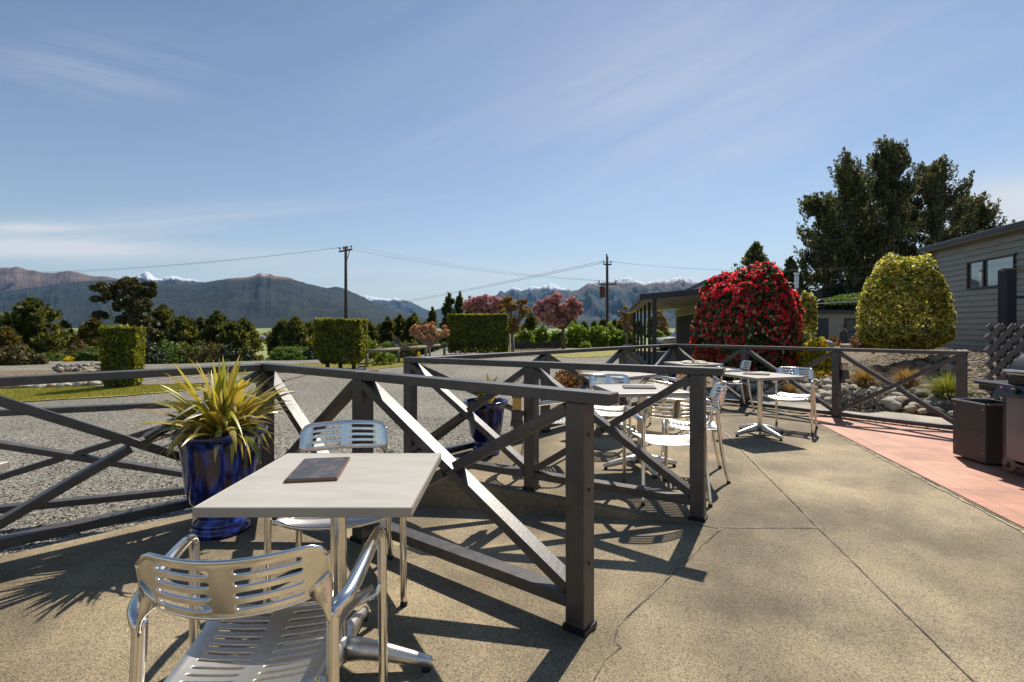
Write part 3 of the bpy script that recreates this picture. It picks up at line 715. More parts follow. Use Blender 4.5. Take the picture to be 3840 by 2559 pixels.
# ------------------------------------------------------------------ post lamps
def lamp(x, y, z, rot, label, glass):
    o = empty('fence_lamp', (x, y, z), rot); tag(o, label, 'lamp', 'box lamps fixed to fence posts')
    mb = MB(); mb.box((0, 0, .045), (.045, .04, .045)); mb.box((0, 0, -.02), (.052, .046, .02)); mb.box((0, .04, -.06), (.03, .02, .05)); mb.build('lamp_body', M['fence'], o, .003)
    mb = MB(); mb.box((0, 0, .142), (.036, .034, .05)); mb.build('lamp_glass', glass, o, .004)
    mb = MB(); mb.box((0, 0, .197), (.042, .04, .006)); mb.build('lamp_cap', M['wood_grey'], o, .002)
M['amber'] = mat('amber_plastic', (.75, .42, .08), .35); M['frost'] = mat('frosted_cream_plastic', (.72, .62, .42), .4)
lamp(.04, 4.22, .55, 0, 'amber box lamp on the middle post of the centre fence', M['amber'])
lamp(4.96, 7.66, .57, 0, 'cream box lamp on the fence post in front of the rock garden', M['frost'])

# ------------------------------------------------------------------ barbecue
M['bbq_black'] = mat('black_enamel', (.016, .015, .016), .28, coat=.3)
M['bbq_lid'] = mat('grey_cast_lid', (.075, .068, .062), .38, .35)
M['bbq_door'] = mat('brushed_door', (.18, .16, .18), .42, .6, c2=(.26, .22, .25), sc=3)
M['chrome'] = mat('chrome_trim', (.75, .74, .72), .18, 1)
M['box_grey'] = mat('charcoal_cabinet_paint', (.05, .045, .045), .42)
M['wheel'] = mat('tan_plastic_tyre', (.20, .14, .09), .6)
def barbecue():
    o = empty('gas_barbecue', (4.47, 4.10, 0), R(-3)); tag(o, 'black gas barbecue with a domed grey lid on the terracotta tiles', 'barbecue')
    # local: front faces -x, length along y (-.75..+.62)
    y0, y1 = -.80, .60
    mb = MB()
    for a, b in (((.02, y1, .40), (.012, .02, .34)), ((.02, y0, .40), (.012, .02, .34))): mb.box(a, b)
    mb.box((.26, y1 + .003, .41), (.25, .012, .33)); mb.box((.26, y0 - .003, .41), (.25, .012, .33)); mb.box((.50, (y0 + y1) / 2, .41), (.01, .70, .33))
    mb.box((.26, (y0 + y1) / 2, .085), (.255, .71, .013)); mb.box((.26, (y0 + y1) / 2, .735), (.25, .70, .012))
    mb.build('cabinet', M['bbq_black'], o, .003)
    mb = MB()
    for c in (.26, -.42): mb.box((.016, c - .0, .41), (.010, .325, .29)); 
    mb.build('door', M['bbq_door'], o, .004)
    mb = MB()
    # sloping control panel
    a = [(-.075, .70), (-.055, .69), (.03, .755), (.03, .80), (-.02, .80)]
    V = [(x, yy, z) for yy in (y0 - .02, y1 + .03) for x, z in a]; n = len(a)
    mb.add(V, [tuple(range(n)), tuple(range(2 * n - 1, n - 1, -1))] + [(i, n + i, n + (i + 1) % n, (i + 1) % n) for i in range(n)])
    mb.build('control_panel', M['bbq_black'], o, .004)
    for k in range(5):
        yy = .42 - k * .2; q = MB(); c = Vector((-.052, yy, .757)); d = Vector((-.78, 0, .6)).normalized()
        q.tube([c - d * .01, c + d * .028], .024, 16); kb = q.build('knob', M['bbq_black'], o)
        q = MB(); q.bar(c + d * .03 + Vector((0, -.022, 0)), c + d * .03 + Vector((0, .022, 0)), .008, .012); q.build('knob_pointer', M['chrome'], kb)
    q = MB(); c = Vector((-.056, .54, .757)); q.tube([c, c + Vector((-.02, 0, .015))], .009, 10); q.build('ignition_button', mat('red_button', (.5, .02, .02), .4), o)
    mb = MB(); mb.box((.25, (y0 + y1) / 2, .845), (.24, .68, .045)); mb.build('firebox', M['bbq_black'], o, .01)
    # lid: half barrel with rounded shape
    mb = MB(); prof = []
    for k in range(15):
        t = k / 14; ang = math.pi * t; prof.append((.25 - .25 * math.cos(ang), .90 + .205 * math.sin(ang) ** .75))
    V = []; N_ = len(prof); ys = [y0 + .02, y0 + .05, y1 - .07, y1 - .02]; sc = [.80, 1, 1, .80]
    for yy, s_ in zip(ys, sc):
        for x, z in prof: V.append((.25 + (x - .25) * (s_ if s_ < 1 else 1) ** .5, yy, .90 + (z - .90) * s_))
    Fc = [(i * N_ + k, i * N_ + k + 1, (i + 1) * N_ + k + 1, (i + 1) * N_ + k) for i in range(3) for k in range(N_ - 1)]
    Fc += [tuple(range(N_)), tuple(range(4 * N_ - 1, 3 * N_ - 1, -1))]
    mb.add(V, Fc, 0, True); mb.build('lid', M['bbq_lid'], o)
    q = MB(); q.tube(smooth_path([(-.005, y1 - .10, .925), (-.05, y1 - .12, .93), (-.05, y0 + .12, .93), (-.005, y0 + .10, .925)], 5), .011, 10); q.build('lid_handle', M['chrome'], o)
    q = MB(); q.box((.0, (y0 + y1) / 2, .898), (.012, .66, .006)); q.build('trim_strip', M['chrome'], o)
    q = MB(); q.box((.24, y1 + .19, .775), (.23, .15, .012)); q.box((.24, y1 + .19, .735), (.20, .13, .028)); q.build('side_shelf', M['bbq_black'], o, .004)
    q = MB(); q.box((.24, y1 + .19, .792), (.225, .145, .004)); q.build('shelf_top', M['chrome'], o, .002)
    for (x, yy) in ((.05, y1 - .04), (.46, y1 - .04), (.05, y0 + .04), (.46, y0 + .04)):
        q = MB(); q.lathe([(.0, -.02), (.03, -.02), (.052, -.018), (.066, -.012), (.07, 0), (.066, .012), (.052, .018), (.03, .02), (.0, .02)], 28)
        for v in range(len(q.v)): a_ = q.v[v]; q.v[v] = (a_[2] + x - .03, a_[0] + yy, a_[1] + .071)
        w = q.build('wheel', M['wheel'], o)
        q = MB(); q.tube([(x - .055, yy, .071), (x - .008, yy, .071)], .030, 6); q.build('wheel_hub', M['bbq_black'], w)
barbecue()
def gasbox():
    o = empty('gas_cabinet', (4.56, 5.12, 0), R(-4)); tag(o, 'low charcoal metal box with an open top standing left of the barbecue', 'cabinet')
    mb = MB(); t = .006
    mb.box((0, 0, .285), (t, .20, .28)); mb.box((.40, 0, .285), (t, .20, .28)); mb.box((.2, .194, .285), (.194, t, .28)); mb.box((.2, -.194, .285), (.194, t, .28)); mb.box((.2, 0, .30), (.194, .188, .006))
    mb.build('cabinet_panels', M['box_grey'], o, .002)
    for zz in (.10, .52):
        for yy in (-.17, .17): q = MB(); q.tube([(-.0055, yy, zz), (-.009, yy, zz)], .006, 8); q.build('screw', M['chrome'], o)
    mb = MB(); mb.box((-.0065, 0, .30), (.002, .196, .002)); mb.build('seam', M['bbq_black'], o)
    mb = MB(); mb.box((-.004, 0, .572), (.014, .205, .006)); mb.box((.2, .20, .572), (.19, .012, .006)); mb.box((.2, -.20, .572), (.19, .012, .006)); mb.build('rim', M['chrome'], o, .002)
gasbox()
# ------------------------------------------------------------------ mountains
def zd(px, py, D): return CAMZ - (py - HY) / FPX * D
def mtn_mat(name, forest, tuss, rock, tl, sl_, snowz, snowamt):
    m, nt, p = nodes(name); L = nt.links.new; N = nt.nodes.new
    g = N('ShaderNodeNewGeometry'); sx = N('ShaderNodeSeparateXYZ'); L(g.outputs['Position'], sx.inputs[0])
    n = N('ShaderNodeTexNoise'); n.inputs['Scale'].default_value = .0022; n.inputs['Detail'].default_value = 9; n.inputs['Roughness'].default_value = .62; L(g.outputs['Position'], n.inputs['Vector'])
    n2 = N('ShaderNodeTexNoise'); n2.inputs['Scale'].default_value = .012; n2.inputs['Detail'].default_value = 7; n2.inputs['Roughness'].default_value = .7; L(g.outputs['Position'], n2.inputs['Vector'])
    def band_(lo, w, amp, src):
        a = N('ShaderNodeMath'); a.operation = 'MULTIPLY_ADD'; L(src, a.inputs[0]); a.inputs[1].default_value = amp; a.inputs[2].default_value = -amp / 2
        b = N('ShaderNodeMath'); b.operation = 'ADD'; L(sx.outputs[2], b.inputs[0]); L(a.outputs[0], b.inputs[1])
        r = N('ShaderNodeMapRange'); L(b.outputs[0], r.inputs[0]); r.inputs[1].default_value = lo; r.inputs[2].default_value = lo + w; return r.outputs[0]
    def mx(f, a, b):
        x = N('ShaderNodeMix'); x.data_type = 'RGBA'; L(f, x.inputs[0])
        for i, v in ((6, a), (7, b)):
            if isinstance(v, tuple): x.inputs[i].default_value = (*v, 1)
            else: L(v, x.inputs[i])
        return x.outputs[2]
    fr = ramp(nt, [(.35, forest), (.65, tuple(c * 1.7 for c in forest))]); L(n2.outputs[0], fr.inputs[0])
    c = mx(band_(tl, sl_, sl_ * 2.4, n.outputs[0]), fr.outputs[0], tuss)
    c = mx(band_(tl + sl_ * 2.2, sl_ * 1.5, sl_ * 3, n2.outputs[0]), c, rock)
    if snowamt:
        # snow lies on the gentler ground high up, broken by rock
        sn = N('ShaderNodeSeparateXYZ'); L(g.outputs['Normal'], sn.inputs[0])
        f1 = band_(snowz, 60, 420 * 1, n.outputs[0])
        q = N('ShaderNodeMapRange'); L(n2.outputs[0], q.inputs[0]); q.inputs[1].default_value = .60 - snowamt * .3; q.inputs[2].default_value = .66 - snowamt * .3
        mu = N('ShaderNodeMath'); mu.operation = 'MULTIPLY'; L(f1, mu.inputs[0]); L(q.outputs[0], mu.inputs[1])
        c = mx(mu.outputs[0], c, (.62, .66, .72))
    L(c, p.inputs['Base Color']); p.inputs['Roughness'].default_value = .95; p.inputs['Specular IOR Level'].default_value = .1
    b = N('ShaderNodeBump'); b.inputs['Strength'].default_value = .8; b.inputs['Distance'].default_value = 14
    n3 = N('ShaderNodeTexNoise'); n3.inputs['Scale'].default_value = .03; n3.inputs['Detail'].default_value = 6; L(g.outputs['Position'], n3.inputs['Vector'])
    L(n3.outputs[0], b.inputs['Height']); L(b.outputs[0], p.inputs['Normal'])
    return m
def mountains(name, prof, D, depth, m, base=-45, rough=.10, seed=0, jag=4, spur=1.0, px0=None, px1=None, power=1.15):
    """a range: ridge line profile (photo pixel measurements turned into heights at distance D), flanks falling towards us with spurs and gullies"""
    px0 = prof[0][0] if px0 is None else px0; px1 = prof[-1][0] if px1 is None else px1
    nu = int((px1 - px0) / 3.2) + 1; nv = 46
    pxs = np.linspace(px0, px1, nu); ys = np.interp(pxs, [p[0] for p in prof], [p[1] for p in prof])
    V = np.zeros((nv + 6, nu, 3))
    for i, px in enumerate(pxs):
        xa = (px - 1920) / FPX
        jg = (mnoise.fractal(Vector((px * .035, seed, 0)), 1.0, 2.0, 4) * jag)
        zr = CAMZ - (ys[i] + jg - HY) / FPX * D
        for j in range(nv + 6):
            v = j / (nv - 1)                      # 0 at the foot, 1 on the ridge
            if v <= 1:
                d = D - depth * (1 - v); 
                wx = px * .010 + .25 * mnoise.noise(Vector((px * .004, v * 2, seed + 5)))
                q_ = Vector((xa * d / 1500 * spur + .25 * mnoise.noise(Vector((px * .006, v * 3, seed))), d / 2300 * spur, seed))
                sp = (mnoise.ridged_multi_fractal(q_, 1.0, 2.1, 6, 1.0, 2.0) - 1.1) * .9 + .12 * mnoise.fractal(q_ * 5, 1.0, 2, 4)
                h = (zr - base) * (v ** power)
                h += (zr - base) * rough * 1.9 * sp * math.sin(math.pi * min(1, v * 1.02)) ** .8
                # ground further out must not rise above the ridge line
                z = base + h
                lim = CAMZ + (zr - CAMZ) * d / D - (1 - v) * 10
                z = lim + (z - lim) * .12 if z > lim else z
                z = min(z, lim + 4)
            else:
                k = v - 1; d = D + depth * k; z = base + (zr - base) * (1 - k * 6)
            V[j, i] = (xa * d, d, z)
    n = nu; jj = np.arange(nv + 5)[:, None] * n; ii = np.arange(n - 1)[None, :]
    Q = np.stack([jj + ii, jj + ii + 1, jj + n + ii + 1, jj + n + ii], -1).reshape(-1, 4)
    return tag(fast_mesh(name, V.reshape(-1, 3), Q, m, smooth=True), kind='structure')
MM = mtn_mat('forest_range', (.022, .034, .020), (.16, .10, .055), (.14, .11, .09), 735, 40, 880, .0)
MB_ = mtn_mat('brown_range', (.035, .040, .026), (.13, .085, .060), (.15, .11, .085), 560, 160, 1300, .0)
MS = mtn_mat('snowy_range', (.035, .045, .045), (.10, .085, .07), (.10, .10, .11), 700, 250, 1010, .62)
MS2 = mtn_mat('snowy_range_blue', (.035, .05, .05), (.10, .085, .07), (.11, .105, .105), 520, 200, 1000, .5)
P_ = lambda D, py: zd(0, py, D)
# far snowy peaks first
MSa = mtn_mat('snow_peaks', (.03, .04, .05), (.06, .055, .06), (.05, .05, .06), 700, 200, zd(0, 1060, 13500), .85)
MSb = mtn_mat('snow_saddle', (.03, .045, .055), (.05, .06, .07), (.05, .055, .065), 600, 100, zd(0, 1134, 15000), .85)
MSc = mtn_mat('snow_right', (.03, .042, .05), (.09, .075, .07), (.07, .065, .07), 800, 150, zd(0, 1094, 14000), .85)
MSd = mtn_mat('right_range', (.035, .05, .05), (.115, .09, .075), (.10, .085, .08), zd(0, 1110, 11500), 90, zd(0, 1072, 11500), .62)
MMf = mtn_mat('forest_front', (.020, .026, .024), (.17, .10, .055), (.15, .11, .09), zd(0, 1056, 8200), 26, zd(0, 1037, 8200), .35)
mountains('hills', [(440, 1065), (501, 1038), (520, 1030), (540, 1019), (557, 1023), (575, 1036), (595, 1047), (612, 1045), (642, 1032), (660, 1036), (680, 1044), (720, 1050), (756, 1057), (800, 1066), (860, 1085)], 13500, 3000, MSa, seed=3, jag=7, rough=.2, spur=3)
mountains('hills', [(1180, 1100), (1355, 1113), (1372, 1107), (1390, 1112), (1410, 1116), (1440, 1118), (1465, 1122), (1478, 1116), (1503, 1122), (1537, 1130), (1580, 1152), (1618, 1169), (1652, 1156), (1690, 1148), (1750, 1150), (1880, 1165)], 15000, 3500, MSb, seed=9, jag=5, rough=.14, spur=2.4)
mountains('hills', [(1700, 1190), (1790, 1150), (1853, 1113), (1883, 1096), (1929, 1079), (1972, 1086), (2006, 1073), (2030, 1078), (2061, 1062), (2095, 1075), (2142, 1092), (2200, 1105), (2300, 1130)], 14000, 4000, MSc, seed=14, jag=11, rough=.18, spur=2.6)
mountains('hills', [(2060, 1130), (2130, 1096), (2167, 1088), (2210, 1058), (2235, 1054), (2270, 1056), (2308, 1048), (2337, 1042), (2380, 1048), (2418, 1062), (2440, 1055), (2465, 1048), (2499, 1052), (2530, 1043), (2563, 1037), (2592, 1045), (2640, 1058), (2760, 1090), (2900, 1125), (3100, 1160), (3300, 1190)], 11500, 4200, MSd, seed=21, jag=8, rough=.20, spur=2.2)
mountains('hills', [(-700, 1060), (-400, 1025), (-120, 1010), (0, 1006), (40, 1003), (64, 1000), (98, 1011), (170, 1023), (212, 1024), (246, 1015), (297, 1023), (340, 1035), (404, 1038), (446, 1047), (520, 1062), (640, 1085)], 10500, 2600, mtn_mat('brown_range2', (.035, .042, .040), (.095, .066, .055), (.15, .105, .085), zd(0, 1130, 10500), 120, 3000, 0), seed=31, jag=2.5, rough=.14, spur=1.5)
mountains('hills', [(1150, 1100), (1231, 1080), (1261, 1075), (1285, 1081), (1325, 1098), (1370, 1118), (1440, 1160), (1500, 1185), (1560, 1200)], 9600, 1500, MMf, seed=36, jag=2, rough=.10)
mountains('hills', [(-760, 1160), (-500, 1118), (-200, 1090), (0, 1096), (60, 1086), (170, 1071), (280, 1058), (361, 1050), (446, 1048), (540, 1056), (637, 1066), (722, 1067), (807, 1053), (860, 1044), (930, 1040), (958, 1032), (976, 1023), (995, 1030), (1015, 1025), (1035, 1034), (1091, 1043), (1120, 1055), (1146, 1062), (1231, 1083), (1282, 1093), (1325, 1110), (1367, 1127), (1410, 1148), (1452, 1157), (1537, 1180), (1600, 1192), (1700, 1206), (1800, 1214)], 8200, 3600, MMf, seed=41, jag=2.2, rough=.12, spur=1.2, power=1.0)
mountains('hills', [(1250, 1222), (1400, 1205), (1540, 1196), (1640, 1199), (1760, 1208), (1900, 1214), (2080, 1206), (2160, 1200), (2230, 1200), (2320, 1206), (2450, 1210), (2620, 1204), (2900, 1216)], 5200, 1200, MMf, seed=52, jag=2, rough=.08, power=.8)

# ------------------------------------------------------------------ foliage helpers
def leaf_cards(P, size, rng, asp=1.6, nrm=None, nj=.9, curl=0):
    """P (n,3) centres -> diamond shaped leaves"""
    n = len(P); r = rng.normal(size=(n, 3))
    if nrm is not None: r = nrm + nj * r
    r /= np.linalg.norm(r, axis=1, keepdims=True) + 1e-9
    t = np.cross(r, rng.normal(size=(n, 3))); t /= np.linalg.norm(t, axis=1, keepdims=True) + 1e-9
    b = np.cross(r, t); s = (np.asarray(size) * rng.uniform(.6, 1.3, n))[:, None]
    V = np.stack([P - t * s * asp * .5, P - b * s * .5 + r * s * .12, P + t * s * asp * .5, P + b * s * .5 + r * s * .12], 1).reshape(-1, 3)
    Q = np.arange(4 * n).reshape(-1, 4); return V, Q
def needle_cards(P, D, size, rng, asp=4.0):
    n = len(P); D = D + rng.normal(size=(n, 3)) * .45; D /= np.linalg.norm(D, axis=1, keepdims=True)
    b = np.cross(D, rng.normal(size=(n, 3))); b /= np.linalg.norm(b, axis=1, keepdims=True) + 1e-9
    s = (np.asarray(size) * rng.uniform(.6, 1.3, n))[:, None]
    V = np.stack([P - D * s * .3, P - b * s * .5 / asp * 2 + D * s * .3, P + D * s, P + b * s * .5 / asp * 2 + D * s * .3], 1).reshape(-1, 3)
    return V, np.arange(4 * n).reshape(-1, 4)
def sph(n, rng, k=.5):
    v = rng.normal(size=(n, 3)); v /= np.linalg.norm(v, axis=1, keepdims=True); return v * (rng.uniform(k, 1, n) ** .6)[:, None]
LM = dict(
    hedge=leafmat('clipped_hedge_leaves', [(.042, .058, .009), (.105, .13, .016), (.30, .33, .04)], .46, .5, nsc=2.2, tcol=(2.6, 2.2, .7)),
    pine=leafmat('pine_needles', [(.034, .046, .014), (.075, .085, .026), (.17, .16, .05)], .36, .6, nsc=.25),
    bigpine=leafmat('radiata_needles', [(.032, .042, .020), (.085, .092, .042), (.26, .25, .13)], .32, .5, nsc=.22, tcol=(1.6, 1.6, .9)),
    gum=leafmat('gum_leaves', [(.045, .045, .020), (.085, .075, .030), (.13, .11, .045)], .2, .5, nsc=.3),
    brown=leafmat('bronze_scrub_leaves', [(.05, .045, .016), (.11, .085, .03), (.17, .13, .045)], .25, .6, nsc=.8),
    lime=leafmat('lime_shrub_leaves', [(.09, .13, .015), (.17, .24, .025), (.26, .34, .05)], .4, .5, nsc=1.0, tcol=(1.9, 1.9, .8)),
    green=leafmat('green_shrub_leaves', [(.04, .07, .012), (.08, .13, .02), (.14, .20, .04)], .35, .5, nsc=1.2),
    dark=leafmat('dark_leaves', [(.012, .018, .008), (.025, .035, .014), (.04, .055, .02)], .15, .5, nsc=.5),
    vari=leafmat('variegated_leaves', [(.045, .065, .012), (.20, .22, .035), (.52, .49, .12), (.85, .78, .38)], .55, .45, nsc=4.5, tcol=(1.7, 1.6, .8)),
    redleaf=leafmat('dark_glossy_leaves', [(.018, .030, .010), (.035, .060, .016), (.07, .10, .03)], .2, .35, nsc=2),
    redfl=leafmat('scarlet_flowers', [(.66, .018, .035), (.90, .04, .065), (.95, .22, .20)], .55, .5, nsc=2, tcol=(1.3, .9, .9)),
    cream=leafmat('cream_new_leaves', [(.32, .34, .13), (.50, .48, .24)], .3, .5, nsc=2, tcol=(1.3, 1.3, .9)),
    pink=leafmat('pink_blossom', [(.34, .14, .12), (.62, .34, .33), (.80, .56, .55)], .35, .6, nsc=1.1, tcol=(1.4, 1.1, 1.1)),
    bronze=leafmat('bronze_young_leaves', [(.20, .10, .04), (.34, .22, .07), (.46, .34, .12)], .35, .5, nsc=1.2, tcol=(1.6, 1.4, .8)),
    peach=leafmat('peach_blossom', [(.50, .26, .13), (.74, .44, .25), (.84, .60, .40)], .35, .6, nsc=1.5, tcol=(1.3, 1.1, 1.0)),
    yellow=leafmat('yellow_flowers', [(.62, .45, .01), (.82, .66, .015), (.88, .78, .05)], .6, .5, nsc=3, tcol=(1.3, 1.2, .7)),
    rust=leafmat('rust_low_leaves', [(.10, .07, .012), (.22, .11, .025), (.36, .13, .05), (.28, .26, .05)], .3, .5, nsc=5, tcol=(1.6, 1.3, .8)),
    tuss=leafmat('tussock_blades', [(.20, .12, .035), (.36, .24, .08), (.48, .36, .15)], .3, .6, nsc=3, tcol=(1.4, 1.2, .8)),
    tussg=leafmat('green_tussock_blades', [(.12, .15, .025), (.26, .28, .05), (.42, .40, .10)], .3, .6, nsc=3, tcol=(1.5, 1.4, .8)),
    silver=leafmat('silver_leaves', [(.03, .03, .03), (.16, .16, .15), (.50, .47, .45)], .1, .5, nsc=6),
)
def limbs(trunk, H, R_, rng, n, z0, prof, curve=.25, rad=.06, seg=6):
    """returns list of limb polylines; adds tubes to the trunk MB"""
    out = []
    for i in range(n):
        t = z0 + (1 - z0) * ((i + rng.uniform(0, 1)) / n); a = rng.uniform(0, 2 * math.pi)
        L_ = R_ * prof(t) * rng.uniform(.7, 1.12); zb = H * t * .93
        up = curve * (1.2 - t) + .15
        pts = []
        for k in range(5):
            q = k / 4; r = L_ * q; pts.append(Vector((math.cos(a) * r, math.sin(a) * r, zb + L_ * (up * q * q + .08 * q))))
        if rad: trunk.tube(pts, [rad * (1 - t * .7) * (1 - .8 * k / 4) for k in range(5)], seg, smooth=True)
        out.append(pts)
    return out
def conifer(px, ytop, D, wpx, kind='pine', label='', z=None, n=46, puffs=5, per=26, leaf=.34, z0=.12, group=None, shape=1.0, seed=None, name='pine_tree', trunkm='bark', pr=None, ybot=None, up=.05, cat='tree'):
    x = (px - 1920) / FPX * D; zt = CAMZ - (ytop - HY) / FPX * D
    zb = hg1(x, D) if z is None else z
    if ybot is not None: zb = CAMZ - (ybot - HY) / FPX * D
    H = zt - zb; R_ = wpx / 2 / FPX * D; rng = np.random.default_rng(seed or int(px * 7 + ytop))
    o = empty(name, (x, D, zb)); tag(o, label, cat, group)
    tr = MB(); tr.tube([(0, 0, -.3), (0, 0, H * .5), (0, 0, H * .97)], [H * .022, H * .014, .01], 8)
    pf = pr or (lambda t: max(.05, (1 - t) ** (.75 * shape)) * (1 if t > z0 + .12 else .75))
    ls = limbs(tr, H, R_, rng, n, z0, pf, up, rad=H * .006)
    tr.build('trunk', M[trunkm], o)
    P, Nn = [], []
    for pts in ls:
        L_ = (pts[-1] - pts[0]).length
        for k in range(puffs):
            q = .25 + .75 * (k + rng.uniform(0, 1)) / puffs; i = min(3, int(q * 4)); c = pts[i].lerp(pts[i + 1], q * 4 - i)
            r = (.10 * L_ + .16 * R_ * .6 + .12) * rng.uniform(.6, 1.1); s = sph(per, rng)
            P.append(np.array(c) + s * r * np.array([1, 1, .7])); Nn.append(s)
    tp = sph(per * 2, rng) * np.array([R_ * .10, R_ * .10, H * .05]) + np.array([0, 0, H * .97]); P.append(tp); Nn.append(np.tile([0, 0, 1.], (len(tp), 1)))
    P = np.concatenate(P); Nn = np.concatenate(Nn)
    D_ = Nn + np.array([0, 0, .8]); V, Q = needle_cards(P, D_ / np.linalg.norm(D_, axis=1, keepdims=True), np.full(len(P), leaf), rng, 3.2)
    fast_mesh('crown', V, Q, LM[kind], o); return o
def shrub(px, ytop, ybot, D, wpx, kind, label, n=2600, leaf=.07, name='shrub', group=None, dome=1.0, trunk=False, lump=.25, extra=None, seed=None, cat='shrub', depth=1.0, asp=1.7, inner=.6, rnd=None):
    x = (px - 1920) / FPX * D; zt = CAMZ - (ytop - HY) / FPX * D; zb = CAMZ - (ybot - HY) / FPX * D
    H = zt - zb; R_ = wpx / 2 / FPX * D; rng = np.random.default_rng(seed or int(px * 3 + ytop)); sd = int(px)
    o = empty(name, (x, D, zb)); tag(o, label, cat, group)
    def surf(n, lo):
        s = rng.normal(size=(n, 3)); s[:, 2] = s[:, 2] if rnd else np.abs(s[:, 2]) * 1.0 - .25; s /= np.linalg.norm(s, axis=1, keepdims=True)
        k = np.array([1 + lump * mnoise.noise(Vector(v) * 2.2 + Vector((sd, 0, 0))) + lump * .5 * mnoise.noise(Vector(v) * 5 + Vector((sd, 4, 0))) for v in s])
        rr = (rng.uniform(lo, 1, n) ** .5) * k
        e = np.abs(s[:, 2]) ** (1 / dome) * np.sign(s[:, 2])
        if dome > 1: s = s.copy(); q_ = np.maximum(np.hypot(s[:, 0], s[:, 1]), .02); s[:, :2] *= (q_ ** (1 / dome - 1))[:, None]
        zc = H * (rnd or .22) + e * rr * H * np.where(e > 0, 1 - (rnd or .22), (rnd or .78))
        return np.stack([s[:, 0] * rr * R_, s[:, 1] * rr * R_ * depth, zc], 1), s
    P, Nn = surf(n, inner); V, Q = leaf_cards(P, np.full(n, leaf), rng, asp, Nn, .7)
    fast_mesh('foliage', V, Q, LM[kind], o)
    if extra:
        k2, n2, l2, part = extra; P, Nn = surf(n2, .93)
        if name == 'flowering_shrub':
            kp = np.array([mnoise.noise(Vector(p) * 6.0) * 1.0 + .55 * mnoise.noise(Vector(p) * 1.7) + .45 * (p[2] / H - .62) + .10 * abs(v_[0]) for p, v_ in zip(P, Nn)]) > -.22; P = P[kp]; Nn = Nn[kp]; n2 = len(P)
        V, Q = leaf_cards(P * 1.01, np.full(n2, l2), rng, 1.1, Nn, .6); fast_mesh(part, V, Q, LM[k2], o)
    if trunk:
        mb = MB()
        for k in range(5):
            a = rng.uniform(0, 6.28); mb.tube([(0, 0, -.1), (math.cos(a) * R_ * .2, math.sin(a) * R_ * .2, H * .3), (math.cos(a) * R_ * .6, math.sin(a) * R_ * .6, H * .7)], [.05, .035, .01], 6)
        mb.build('stems', M['bark'], o)
    return o
# ------------------------------------------------------------------ lawns, garden sheets
sheet('lawn', [(-22, 11.0), (-11.3, 12.2), (-9.6, 13.0), (-8.6, 14.6), (-10.5, 16.8), (-14.5, 15.2), (-22, 14.5)], M['grass'], wob=.25)
sheet('lawn', [(-14.5, 18.3), (-9.0, 17.6), (-8.3, 18.4), (-7.2, 19.6), (-6.1, 21.4), (-4.4, 22.9), (-2.2, 24.2), (-1.6, 25.5), (-3, 31), (-6.0, 29.0), (-9.0, 24.5), (-12, 21.5)], M['grass'], wob=.3)
sheet('lawn', [(.6, 31), (3.3, 28.4), (5.9, 29.6), (10, 33), (13, 38), (8, 40), (5, 37.8), (2.2, 37.5), (.2, 35)], M['grass'], wob=.3)
sheet('garden_bed', [(-24, 15.4), (-15, 16.6), (-10.8, 17.6), (-11, 19.6), (-15.5, 21), (-26, 20)], M['bark_soil'], wob=.3)
sheet('garden_bed', [(-1.6, 34.8), (3.0, 37.2), (8.5, 40), (14, 47), (9, 52), (1, 46), (-3, 41)], M['bark_soil'], wob=.3)
sheet('garden_bed', [(-9.4, 17.9), (-5.3, 20.4), (-5.9, 22.2), (-8.8, 20.2), (-10.5, 19.2)], M['bark_soil'], dz=.03, wob=.2)
sheet('garden_bed', [(4.55, 11.2), (5.45, 9.75), (6.95, 7.5), (9.8, 4.6), (16, 3), (17, 22), (9, 24), (6.9, 17.0), (5.5, 14.8), (4.9, 13.6)], M['bank'], dz=.03, step=.35, wob=.1)
# paved strip by the left hedge
mb = MB()
for i in range(7):
    for j in range(10):
        x = -12.0 + j * .5; y = 15.2 + i * .42 + j * .16; mb.box((x, y, hg1(x, y) + .02), (.235, .195, .03))
tag(mb.build('brick_paving', M['wood_grey']), kind='structure')
# loose pebbles lying on the gravel near the fences
def pebbles():
    rng = np.random.default_rng(5); bm = bmesh.new(); bmesh.ops.create_icosphere(bm, subdivisions=1, radius=1); bv = np.array([v.co for v in bm.verts]); bf = np.array([[v.index for v in f.verts] for f in bm.faces]); bm.free()
    n = 15000; d = 3.6 + 6.5 * rng.uniform(0, 1, n) ** 1.2; az = rng.uniform(-1.12, .42, n); x = d * np.sin(az) * 1.15; y = d * np.cos(az)
    x2 = x; keep = (y > 5.2 + x2 * .1) | (x < -2.1); keep &= ~((x > -1.2) & (y < 4.9 + 1.25 * (x + 1.1))); keep &= (y - x > 5.95); keep &= ~((x > -3.0) & (y < 5.75 - .25 * (x + 2.4)))
    x, y = x[keep], y[keep]; n = len(x); z = hg(x, y)
    s = rng.uniform(.007, .017, n)[:, None, None] * rng.uniform(.6, 1.2, (n, 1, 3)) * np.array([1, 1, .65])
    a = rng.uniform(0, 6.28, n); c, si = np.cos(a), np.sin(a); V = bv[None] * s; X = V[..., 0] * c[:, None] - V[..., 1] * si[:, None]; Y = V[..., 0] * si[:, None] + V[..., 1] * c[:, None]
    V = np.stack([X + x[:, None], Y + y[:, None], V[..., 2] + z[:, None] + .004], -1).reshape(-1, 3)
    Q = (bf[None] + (np.arange(n) * len(bv))[:, None, None]).reshape(-1, 3)
    tag(fast_mesh('loose_gravel', V, Q, M['pebble'], smooth=False), kind='stuff')
pebbles()
